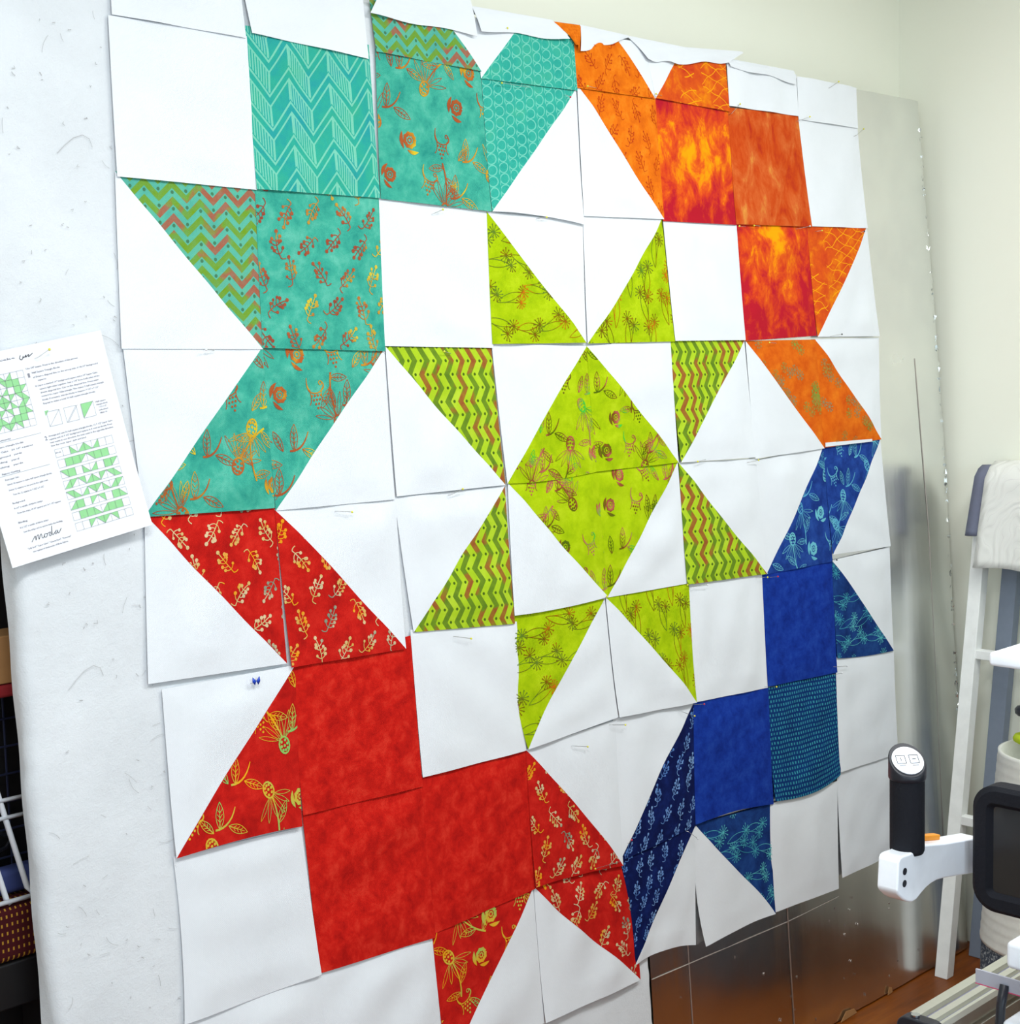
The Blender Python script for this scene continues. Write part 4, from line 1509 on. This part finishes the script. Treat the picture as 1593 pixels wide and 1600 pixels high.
TEXT = [
 (30, 13.5, 52, 3.6, 'layer cake'), (93, 31.2, 79, 3.5, 'Use 1/4" seams. Press in the direction of the arrows.'),
 (93.5, 42, 3, 8.0, '1'), (100, 38, 42, 3.4, 'Half Square Triangle Blocks'),
 (100, 44, 99, 3.2, 'a) Draw a diagonal line on the wrong side of 18-10" background'), (106, 49, 13, 3.2, 'squares.'),
 (100, 56, 95, 3.2, 'b) Layer a marked 10" background square and a 10" Layer Cake'), (105, 61, 92, 3.2, 'square right sides together. Sew a 1/4" from both sides of the'),
 (105, 66, 89, 3.2, 'drawn diagonal line. Cut on the diagonal line. Press seam'), (105, 71, 96, 3.2, 'toward the Layer Cake triangle. This makes 2 half square triangle'),
 (105, 76, 87, 3.2, 'blocks. If necessary, trim the blocks to measure 9 1/2" x 9 1/2".'), (105, 81, 80, 3.2, 'Repeat to make a total 36 half square triangle blocks.'),
 (181, 95, 16, 2.8, 'Half square'), (181, 99, 18, 2.8, 'triangle block'), (184, 103, 12, 2.8, '9 1/2" x 9 1/2"'), (183, 107, 14, 2.8, 'unfinished'), (184, 111, 11, 2.8, 'Make 36'),
 (94, 128.5, 4, 8.0, '2'), (100, 125, 99, 3.2, 'Arrange and sew 36 half square triangle blocks, 12 9 1/2" Layer Cake'),
 (100, 129.5, 97, 3.2, 'squares and 16 9 1/2" background squares in 8 rows as shown. Press'), (100, 134, 98, 3.2, 'row seams in one direction, the next seam in the opposite direction.'), (100, 138.5, 54, 3.2, 'Sew the rows. Layer, quilt and bind.'),
 (15, 115.5, 32, 3.4, 'Requirements'), (15, 124, 48, 3.2, 'Half square triangle blocks'), (15, 130.5, 60, 3.2, 'Layer Cake   30 10" squares'), (15, 137, 42, 3.2, 'Background   yards'), (15, 143.5, 36, 3.2, 'Binding   yard'), (15, 150, 40, 3.2, 'Backing   yards'),
 (22, 159, 26, 3.4, 'Fabric Cutting'), (24, 167, 20, 3.4, 'From Layer Cake'), (25, 173.5, 66, 3.2, 'Select 18 squares to make half square triangle blocks.'), (25, 181, 58, 3.2, 'Select 12 squares to be used in the quilt rows.'), (29, 188, 46, 3.2, 'Trim the 12 squares to 9 1/2" x 9 1/2".'),
 (25, 199, 18, 3.4, 'Background'), (25, 206, 42, 3.2, '9-10" x width of fabric strips'), (28, 213, 64, 3.2, 'From the strips, 18 10" squares and 16 9 1/2" squares'),
 (25.5, 225.5, 13, 3.4, 'Binding'), (25.5, 232.5, 42, 3.2, '8-2 1/2" x width of fabric strips'), (29, 239, 58, 3.2, 'Sew the strips end to end to make the binding.'),
 (28, 262, 65, 3.0, '"Jelly Roll", "Layer Cake", "Charm Pack", "Turnover"'), (34, 267.5, 53, 3.0, 'are registered trademarks of Moda Fabrics.'),
 (104, 149, 8, 2.6, 'Block'),
]
tv, tf = [], []
dg = bpy.context.evaluated_depsgraph_get()
cu = bpy.data.curves.new('line_of_type', 'FONT')
to = bpy.data.objects.new('line_of_type', cu)
col.objects.link(to)
cu.resolution_u = 1
cu.size = 1.0
for (a, b, w, size, s) in TEXT:
    cu.body = s
    cu.offset = 0.02
    dg.update()
    me = bpy.data.meshes.new_from_object(to.evaluated_get(dg))
    if not me.vertices: continue
    xs_ = [v.co.x for v in me.vertices]
    k = w / max(1e-6, max(xs_) - min(xs_))
    base = len(tv)
    tv += [on_paper(a + (v.co.x - min(xs_)) * k, b - v.co.y * size, 0.0005) for v in me.vertices]
    tf += [tuple(base + i for i in p.vertices) for p in me.polygons]
    bpy.data.meshes.remove(me)
bpy.data.objects.remove(to)
mesh_obj('printed_text', tv, tf, M['ink'], sheet)['kind'] = 'stuff'
logo = Flat()
def curve(pts, n=5):
    out = []
    for i in range(len(pts) - 1):
        p0, p1, p2, p3 = pts[max(0, i - 1)], pts[i], pts[i + 1], pts[min(len(pts) - 1, i + 2)]
        for q in range(n):
            t = q / n
            out.append(tuple(0.5 * (2 * p1[k] + (p2[k] - p0[k]) * t + (2 * p0[k] - 5 * p1[k] + 4 * p2[k] - p3[k]) * t * t + (3 * p1[k] - p0[k] - 3 * p2[k] + p3[k]) * t ** 3) for k in (0, 1)))
    return out + [pts[-1]]
logo.path(curve([(36, 254), (40, 250), (43, 247.5), (42.5, 253), (45, 248.5), (47.5, 247), (47, 253), (50, 248.5), (52, 247.2), (52, 252), (54, 252.5),
                 (57, 248), (55.5, 251.5), (57.5, 253), (60.5, 250), (58, 247.8), (60, 249), (65.5, 248), (62.8, 251.5), (64.5, 252.8), (67, 249), (69.5, 240.5), (67.3, 250), (68, 252.5),
                 (71, 250.5), (74.5, 247.8), (71.5, 251), (72.8, 252.6), (75.5, 249.5), (76, 248), (75.8, 252), (78, 251.5), (82, 247)]), 0.7)
logo.build('script_lettering', M['ink_bold'], 0.0006)
head = Flat()
head.path(curve([(90, 11), (88, 15), (91, 17), (94, 12.5), (93, 15), (96, 14), (98, 12), (97, 15), (100, 13), (102, 12), (101, 15), (105, 13), (108, 11.5)]), 0.9)
head.build('heading_script', M['ink_bold'], 0.0006)

# ------------------------------------------------------------------ blanket ladder with a quilt over it
def lad_x(z): return 2.0 + 0.195 * z / 1.19
ladder = empty('blanket_ladder', (2.0, -0.27, 0.0), 'whitewashed wooden blanket ladder leaning on the cream wall', 'ladder')
for y in (-0.038, -0.50):
    m = MB()
    pts = [(lad_x(0), y - 0.0165, 0), (lad_x(0), y + 0.0165, 0)]
    m.add([(lad_x(0), y - .0165, 0), (lad_x(0) + .031, y - .0165, 0), (lad_x(0) + .031, y + .0165, 0), (lad_x(0), y + .0165, 0),
           (lad_x(1.185), y - .0165, 1.185), (lad_x(1.185) + .031, y - .0165, 1.185), (lad_x(1.185) + .031, y + .0165, 1.185), (lad_x(1.185), y + .0165, 1.185)],
          [(0, 3, 2, 1), (4, 5, 6, 7), (0, 1, 5, 4), (1, 2, 6, 5), (2, 3, 7, 6), (3, 0, 4, 7)])
    m.build('stile', M['ladder'], ladder, bevel=0.002)
for z in (0.37, 0.757, 1.15):
    m = MB(); m.box((lad_x(z) + 0.003, -0.49, z - 0.011), (lad_x(z) + 0.026, -0.05, z + 0.011)); m.build('rung', M['ladder'], ladder, bevel=0.002)

def drape(name, label, mat, y0, y1, front, back, thick, out, rear, cat='quilt'):
    """cloth folded over the top rung: hangs in front and behind"""
    zt = 1.172
    pts = []
    n1 = 12
    for i in range(n1 + 1):
        z = front + (zt - front) * i / n1
        pts.append((lad_x(z) - 0.004 - out, z))
    for a in (0.25, 0.5, 0.75):
        pts.append((lad_x(zt) - 0.004 - out + (0.004 + rear + out) * a, zt + (0.006 + out) * math.sin(math.pi * a)))
    for i in range(n1 + 1):
        z = zt - (zt - back) * i / n1
        pts.append((lad_x(zt) + rear, z))
    ny = 24
    verts, faces = [], []
    for (x, z) in pts:
        for j in range(ny + 1):
            y = y0 + (y1 - y0) * j / ny
            d = (zt - z) / (zt - front)
            verts.append((x - 0.003 * d * math.sin(j * 0.9) - 0.004 * d, y + 0.008 * d, z + 0.002 * math.sin(j * 0.7)))
    for i in range(len(pts) - 1):
        for j in range(ny):
            a = i * (ny + 1) + j
            faces.append((a, a + ny + 1, a + ny + 2, a + 1))
    o = mesh_obj(name, verts, faces, mat, None, smooth=True)
    s = o.modifiers.new('cloth_thickness', 'SOLIDIFY'); s.thickness = thick; s.offset = 1
    return tag(o, label, cat)
drape('folded_quilt', 'slate grey folded quilt under the white one on the ladder', M['grey_quilt'], -0.47, -0.028, 1.036, 1.06, 0.010, 0.014, 0.034)
drape('draped_quilt', 'white quilt with stitched branch pattern draped over the ladder top', M['quilted'], -0.47, -0.060, 0.966, 1.09, 0.004, 0.030, 0.048)

m = MB()
m.add([(2.165, -0.058, 0), (2.195, -0.058, 0), (2.195, -0.018, 0), (2.165, -0.018, 0), (2.205, -0.124, 1.03), (2.235, -0.124, 1.03), (2.235, -0.084, 1.03), (2.205, -0.084, 1.03)],
      [(0, 3, 2, 1), (4, 5, 6, 7), (0, 1, 5, 4), (1, 2, 6, 5), (2, 3, 7, 6), (3, 0, 4, 7)])
tag(m.build('wooden_plank', M['slate'], bevel=0.002), 'slate grey narrow plank leaning on the wall behind the ladder', 'plank')

bk = empty('storage_basket', (1.79, -0.425, 0.0), 'round storage basket, charcoal speckled below and white ribbed above', 'basket')
m = MB(); m.lathe([(0.150, 0.0), (0.155, 0.01), (0.150, 0.26)], (1.79, -0.425, 0.0)); m.build('felt_base', M['speckle'], bk, smooth=True)
m = MB()
prof = []
for i in range(61):
    z = 0.255 + 0.40 * i / 60
    prof.append((0.153 - 0.034 * i / 60 + 0.0006 * math.sin(i * 2.1), z))
prof += [(0.112, 0.655), (0.108, 0.60)]
m.lathe(prof, (1.79, -0.425, 0.0)); m.build('ribbed_cloth', M['basket_white'], bk, smooth=True)
yb = random.Random(3)
m = MB()
m.tube([(1.79 + 0.045 * math.cos(t * .35), -0.385 + 0.045 * math.sin(t * .35), 0.665 + 0.0015 * t) for t in range(18)], 0.010, 8)
tag(m.build('yarn_coil', M['lime_thing'], smooth=True), 'yellow green coil of yarn resting on the storage basket', 'yarn')
m = MB(); m.tube([(1.79 + 0.04 * math.cos(t * .5), -0.385 + 0.04 * math.sin(t * .5), 0.715 + 0.004 * t) for t in range(16)], 0.012, 8)
tag(m.build('cable_coil', M['black'], smooth=True), 'black coiled cable on top of the storage basket', 'cable')

# ------------------------------------------------------------------ long arm quilting machine
qm = empty('quilting_machine', (0.45, -1.25, 0.0), 'white long arm quilting machine with black handle and dark display', 'sewing machine')
AY0, AY1 = -1.096, -1.074
prof = [(0.0800, 1.0095), (0.0830, 1.0125), (0.0890, 1.0130), (0.0980, 1.0122), (0.106, 1.0122), (0.114, 1.0138), (0.1220, 1.0148), (0.140, 1.0115), (0.1648, 1.0065), (0.232, 0.9960),
        (0.232, 0.9600), (0.1800, 0.9690), (0.1640, 0.9718), (0.1490, 0.9735), (0.1380, 0.9730), (0.1290, 0.9712), (0.1200, 0.9680), (0.1120, 0.9645), (0.1040, 0.9640), (0.0960, 0.9665), (0.0880, 0.9710), (0.0800, 0.9775), (0.0775, 0.9815)]
m = MB(); m.prism([(x, AY0, z) for x, z in prof], (0, AY1 - AY0, 0)); arm = m.build('handle_arm', M['plastic_white'], qm, bevel=0.006, seg=4)
for (x, z) in ((0.0905, 0.9975), (0.0900, 0.9860)):
    m = MB(); m.tube([(x, AY0 - 0.0004, z), (x, AY0 + 0.006, z)], 0.0034, 16); m.build('screw_hole', M['black'], arm)
m = MB(); m.box((0.130, AY1 - 0.010, 1.0095), (0.176, AY1 - 0.0015, 1.0148), Matrix.Translation((0.15, 0, 1.012)) @ Matrix.Rotation(0.20, 4, 'Y') @ Matrix.Translation((-0.15, 0, -1.012)))
m.build('orange_strip', M['orange'], arm, bevel=0.001)
m = MB(); m.prism([(x, AY0 + 0.006, z) for x, z in ((0.105, 0.9745), (0.150, 0.9765), (0.150, 0.9700), (0.110, 0.9600))], (0, 0.020, 0)); m.build('arm_clamp', M['plastic_grey'], arm, bevel=0.002)
GX, GY = 0.1155, -1.0835
m = MB(); m.lathe([(0.0150, 1.0075), (0.0162, 1.0105), (0.0162, 1.083)], (GX, GY, 0.0), 32); m.build('grip', M['rubber'], qm, smooth=False)
# cap: its top is cut at a slant that faces the sewer
fx, fy = -0.66, -0.75                                    # horizontal direction the slant faces
cap = MB()
seg = 40
RC = 0.0176
rows = []
for q in range(4):
    ring_ = []
    for k in range(seg):
        t = 2 * math.pi * k / seg
        rr_ = RC * (0.97 if q in (0, 3) else 1.0)
        x, y = rr_ * math.cos(t), rr_ * math.sin(t)
        d = (x * fx + y * fy)
        slant = 1.0965 - d * 0.72
        z = (1.078, 1.081, slant - 0.0015, slant)[q]
        ring_.append((GX + x, GY + y, max(z, 1.0785)))
    rows.append(ring_)
v = [p for rw in rows for p in rw]
f = []
for q in range(3):
    for k in range(seg):
        l = (k + 1) % seg
        f.append((q * seg + k, q * seg + l, (q + 1) * seg + l, (q + 1) * seg + k))
f.append(tuple(range(seg - 1, -1, -1))); f.append(tuple(3 * seg + k for k in range(seg)))
cap.add(v, f)
capo = cap.build('button_cap', M['black'], qm, bevel=0.0008)
side = Vector((-fy, fx, 0)).normalized()                 # to the right, seen from the front
up = Vector((-fx, -fy, 0)).normalized() + Vector((0, 0, 0.72 * math.hypot(fx, fy)))
up.normalize()
nrm = side.cross(up)
if nrm.z < 0: nrm = -nrm
c0 = Vector((GX, GY, 1.0965))
def on_cap(u, w, d): return tuple(c0 + side * u + up * w + nrm * d)
m = MB(); m.prism([on_cap(0.0148 * math.cos(t * math.pi / 16), -0.0012 + 0.0163 * math.sin(t * math.pi / 16), 0.0002) for t in range(32)], nrm * 0.0009)
plate = m.build('button_plate', M['plastic_white'], capo)
for sx in (-1, 1):
    m = MB()
    sq = [(-.0042, -.0048), (.0042, -.0048), (.0042, .0048), (-.0042, .0048)]
    for i in range(4):
        a, b = sq[i], sq[(i + 1) % 4]
        m.tube([on_cap(sx * .0062 + a[0], a[1], .0013), on_cap(sx * .0062 + b[0], b[1], .0013)], 0.00032, 4)
    if sx < 0:
        m.tube([on_cap(sx * .0062, -.0016, .0013), on_cap(sx * .0062, .0020, .0013)], 0.00035, 4)
    else:
        m.tube([on_cap(sx * .0062 - .0018, 0, .0013), on_cap(sx * .0062 + .0018, 0, .0013)], 0.00035, 4)
    m.tube([on_cap(sx * .0062 - .003, -.0072, .0013), on_cap(sx * .0062 + .003, -.0072, .0013)], 0.0003, 4)
    m.build('button', M['ink_bold'], capo)

# display, turned towards the sewer
def rrect(y0, y1, z0, z1, r, n=8):
    out = []
    for (cy_, cz_, a0) in ((y1 - r, z1 - r, 0), (y0 + r, z1 - r, 90), (y0 + r, z0 + r, 180), (y1 - r, z0 + r, 270)):
        for i in range(n + 1):
            t = math.radians(a0 + 90 * i / n)
            out.append((cy_ + r * math.cos(t), cz_ + r * math.sin(t)))
    return out
DY0, DY1, DZ0, DZ1 = -1.285, -1.1035, 0.9345, 1.0600
outer, inner, inner2 = rrect(DY0, DY1, DZ0, DZ1, 0.024), rrect(DY0 + .015, DY1 - .0155, DZ0 + .015, DZ1 - .016, 0.008), rrect(DY0 + .019, DY1 - .020, DZ0 + .019, DZ1 - .021, 0.004)
k = len(outer)
v = [(0.222, y, z) for y, z in outer] + [(0.203, y, z) for y, z in outer] + [(0.1995, y + (0.004 if y < -1.19 else -0.004), z + (0.004 if z < 1.0 else -0.004)) for y, z in outer] + [(0.1995, y, z) for y, z in inner] + [(0.2065, y, z) for y, z in inner2]
f = [tuple(range(k))]
for q in range(4):
    for i in range(k):
        j = (i + 1) % k
        f.append((q * k + i, q * k + j, (q + 1) * k + j, (q + 1) * k + i))
f = [tuple(reversed(q)) for q in f]
disp = mesh_obj('display_frame', v, f, M['rubber'], qm, smooth=False)
m = MB(); m.prism([(0.2062, y, z) for y, z in inner2], (0.004, 0, 0)); m.build('screen', M['screen'], disp)
m = MB(); m.box((0.222, -1.24, 0.96), (0.34, -1.20, 1.02)); m.build('display_bracket', M['plastic_white'], qm, bevel=0.004)
# head, throat plate and carriage
m = MB(); m.box((0.32, -1.33, 1.150), (0.58, -1.0556, 1.1650)); m.build('top_tray', M['plastic_white'], qm, bevel=0.004)
m = MB(); m.box((0.335, -1.275, 0.90), (0.47, -1.165, 1.150)); m.build('needle_head', M['plastic_white'], qm, bevel=0.02, seg=4)
m = MB(); m.tube([(0.405, -1.22, 0.90), (0.405, -1.22, 0.85)], 0.006, 10); m.build('needle_bar', M['chrome'], qm)
m = MB(); m.box((0.45, -1.27, 1.045), (1.05, -1.17, 1.140)); m.build('upper_arm', M['plastic_white'], qm, bevel=0.025, seg=4)
m = MB(); m.box((0.92, -1.28, 0.835), (1.07, -1.16, 1.10)); m.build('rear_column', M['plastic_white'], qm, bevel=0.02, seg=4)
m = MB(); m.box((0.37, -1.25, 0.824), (0.98, -1.19, 0.855)); m.build('lower_arm', M['plastic_white'], qm, bevel=0.01, seg=3)
m = MB(); m.prism([(x, -1.316, z) for x, z in prof], (0, 0.022, 0)); m.build('handle_arm', M['plastic_white'], qm, bevel=0.006, seg=4)
m = MB(); m.lathe([(0.0150, 1.0075), (0.0162, 1.0105), (0.0162, 1.083), (0.0176, 1.084), (0.0176, 1.098)], (GX, -1.305, 0.0), 32); m.build('grip', M['rubber'], qm)
m = MB(); m.box((0.226, -1.32, 0.964), (0.345, -1.078, 0.990)); m.build('handle_crossbar', M['plastic_white'], qm, bevel=0.006, seg=3)
m = MB(); m.box((0.40, -1.40, 0.792), (1.00, -1.0356, 0.8235)); m.build('carriage', M['plastic_white'], qm, bevel=0.006, seg=3)
m = MB(); m.box((0.362, -1.30, 0.7835), (0.3645, -1.0205, 0.7990)); pl = m.build('guard_strip', M['plastic_grey'], qm)
m = MB(); m.box((0.3615, -1.30, 0.7825), (0.365, -1.0205, 0.7835)); m.build('guard_edge', M['pink'], pl)
m = MB(); m.tube([(0.362, -1.055, 0.790), (0.352, -1.056, 0.770), (0.345, -1.058, 0.740), (0.345, -1.060, 0.690), (0.352, -1.064, 0.62)], 0.0052, 10); m.build('cable', M['black'], qm, smooth=True)
m = MB(); m.box((0.345, -1.30, 0.727), (0.50, -1.060, 0.757)); m.build('motor_housing', M['plastic_white'], qm, bevel=0.005, seg=3)
for q in range(3):
    m = MB(); m.tube([(0.335 + 0.004 * q, -1.037 + 0.020 * math.cos(t * .45), 0.7245 - 0.006 * q + 0.008 * math.sin(t * .45)) for t in range(14)], 0.0011, 6, closed=True); m.build('wire_loop', M['chrome'], qm, smooth=True)
m = MB(); m.box((0.42, -1.40, 0.757), (0.98, -1.06, 0.792)); m.build('carriage_plate', M['aluminium'], qm)
m = MB(); m.box((0.60, -1.50, 0.7005), (0.90, -1.41, 0.80)); m.build('wheel_block', M['plastic_white'], qm, bevel=0.004)

cb = empty('added_cabinet', (2.05, -1.2, 0.0), 'unseen dark cabinet added beyond the ladder to darken the foil reflection', 'cabinet')  # out of view; added to darken the foil's reflection and block bounce light
m = MB(); m.box((1.86, -1.95, 0.06), (2.24, -0.62, 0.84)); m.build('body', M['cabinet'], cb, bevel=0.004)
m = MB(); m.box((1.84, -1.97, 0.84), (2.245, -0.60, 0.87)); m.build('top', M['cabinet'], cb, bevel=0.003)
for y in (-1.93, -1.28):
    m = MB(); m.box((1.848, y, 0.09), (1.86, y + 0.63, 0.82)); dr = m.build('door', M['cabinet'], cb, bevel=0.003)
    m = MB(); m.tube([(1.838, y + 0.5, 0.60), (1.838, y + 0.5, 0.70)], 0.004, 8); m.build('handle', M['chrome'], dr)
m = MB(); m.box((1.90, -1.93, 0.0), (2.22, -0.64, 0.06)); m.build('plinth', M['black'], cb)

tb = empty('quilting_table', (0.95, -2.3, 0.0), 'long white quilting frame table carrying the machine', 'table')
m = MB(); m.box((0.36, -3.2, 0.66), (1.55, -1.42, 0.70)); m.build('table_top', M['plastic_white'], tb, bevel=0.004)
for x in (0.40, 1.46):
    for y in (-3.15, -1.50):
        m = MB(); m.box((x, y, 0.0), (x + .05, y + .05, 0.66)); m.build('leg', M['aluminium'], tb)

rail = empty('track_rail', (0.9, -0.99, 0.0), 'slotted aluminium track rail with black end cap below the machine', 'rail')
y0, y1, zt, zb = -1.010, -0.965, 0.747, 0.705
def rail_prof():
    g = [(y1, zt), (y1 - .012, zt), (y1 - .014, zt - .005), (y1 - .019, zt - .005), (y1 - .021, zt), (y1 - .030, zt), (y1 - .032, zt - .004), (y1 - .035, zt - .004), (y1 - .037, zt), (y0 + .004, zt), (y0, zt - .004),
         (y0, zt - .016), (y0 + .006, zt - .018), (y0 + .006, zt - .024), (y0, zt - .026), (y0, zb), (y1, zb)]
    return g
m = MB(); m.prism([(0.312, y, z) for y, z in rail_prof()], (1.1, 0, 0)); ro = m.build('extrusion', M['aluminium'], rail)
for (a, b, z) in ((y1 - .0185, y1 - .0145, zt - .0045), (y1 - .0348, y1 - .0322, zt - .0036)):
    m = MB(); m.box((0.312, a, z - .0003), (1.41, b, z + .0002)); m.build('slot_shade', M['groove_shade'], ro)  # dark strips: the shade inside the slots, put in as colour
m = MB(); m.prism([(0.296, y, z) for y, z in rrect(y0 - .002, y1 + .004, zb - .002, zt + .004, .012, 5)], (0.018, 0, 0)); cp = m.build('end_cap', M['black'], rail, bevel=.002)
m = MB(); m.tube([(0.2955, -0.988, 0.735), (0.291, -0.988, 0.735)], 0.0055, 12); m.build('bolt', M['chrome'], cp)
m = MB(); m.tube([(0.305, -0.980, 0.7515), (0.305, -0.980, 0.7535)], 0.0050, 12); m.build('bolt', M['chrome'], cp)
m = MB(); m.box((1.3, -1.01, 0.0), (1.345, -0.965, 0.705)); m.build('leg', M['aluminium'], rail)

# ------------------------------------------------------------------ things stored beside the left edge of the board
bn = empty('storage_bench', (-0.45, 0.12, 0.0), 'black wooden bench against the wall beside the batting board', 'bench')
m = MB(); m.box((-0.80, 0.125, 0.60), (-0.10, 0.215, 0.665)); m.build('seat_board', M['bench'], bn, bevel=.003)
for x in (-0.78, -0.16):
    m = MB(); m.box((x, 0.14, 0.0), (x + 0.05, 0.20, 0.60)); m.build('leg', M['bench'], bn)
m = MB(); m.box((-0.80, 0.2175, 0.1), (-0.02, 0.2250, 1.75)); m.build('shade_panel', M['bench'], bn)  # black sheet added in place of the shade behind the board's left edge
m = MB(); m.box((-0.78, 0.123, 0.666), (-0.105, 0.213, 0.745))
tag(m.build('bench_cushion', M['cushion'], bevel=.012, seg=3), 'dark red woven cushion with gold flecks on the black bench', 'cushion')
gr = empty('wire_crate', (-0.45, 0.2, 0.747), 'navy wire grid crate standing on the red cushion', 'crate')
for i in range(17):
    x = -0.76 + i * 0.04
    m = MB(); m.tube([(x, 0.205, 0.748), (x, 0.205, 1.03)], 0.0016, 6); m.build('wire', M['wire_navy'], gr)
for i in range(8):
    z = 0.75 + i * 0.04
    m = MB(); m.tube([(-0.76, 0.2015, z), (-0.12, 0.2015, z)], 0.0016, 6); m.build('wire', M['wire_navy'], gr)
m = MB(); m.tube([(-0.185 + 0.022 * math.cos(t * .6), 0.1975, 0.815 + 0.012 * math.sin(t * .6)) for t in range(10)], 0.003, 6, closed=True); m.build('clip', M['black'], gr)
wb = empty('wire_basket', (-0.40, 0.15, 0.747), 'white coated wire basket in front of the navy crate', 'basket')
def bar(pts, r=0.0036):
    m = MB(); m.tube(pts, r, 8); m.build('wire', M['wire_white'], wb, smooth=True)
bar([(-0.70, 0.130, 0.925), (-0.222, 0.130, 0.925), (-0.214, 0.130, 0.918), (-0.176, 0.130, 0.765), (-0.170, 0.130, 0.757), (-0.12, 0.130, 0.757)], 0.0042)
bar([(-0.70, 0.128, 0.895), (-0.10, 0.128, 0.895)], 0.003)
bar([(-0.70, 0.128, 0.870), (-0.10, 0.128, 0.870)], 0.003)
bar([(-0.25, 0.134, 0.93), (-0.205, 0.134, 0.752), (-0.20, 0.134, 0.747)], 0.0042)
bar([(-0.70, 0.126, 0.752), (-0.10, 0.126, 0.752)], 0.0034)
for i in range(7):
    x = -0.66 + 0.06 * i
    bar([(x, 0.128, 0.925), (x + 0.04, 0.128, 0.75)], 0.002)
m = MB(); m.box((-0.62, 0.160, 0.748), (-0.11, 0.190, 0.785))
tag(m.build('plastic_bag', M['bag'], bevel=.01, seg=3), 'folded blue plastic bag in front of the wire crate', 'bag')
m = MB(); m.box((-0.70, 0.150, 1.031), (-0.10, 0.212, 1.050))
tag(m.build('folded_cloth', M['scrap'], bevel=.006, seg=3), 'folded dark red cloth on top of the wire crate', 'cloth')
m = MB(); m.box((-0.66, 0.150, 1.051), (-0.11, 0.212, 1.118))
tag(m.build('cardboard_box', M['cardboard'], bevel=.002), 'small brown cardboard box on the folded red cloth', 'box')
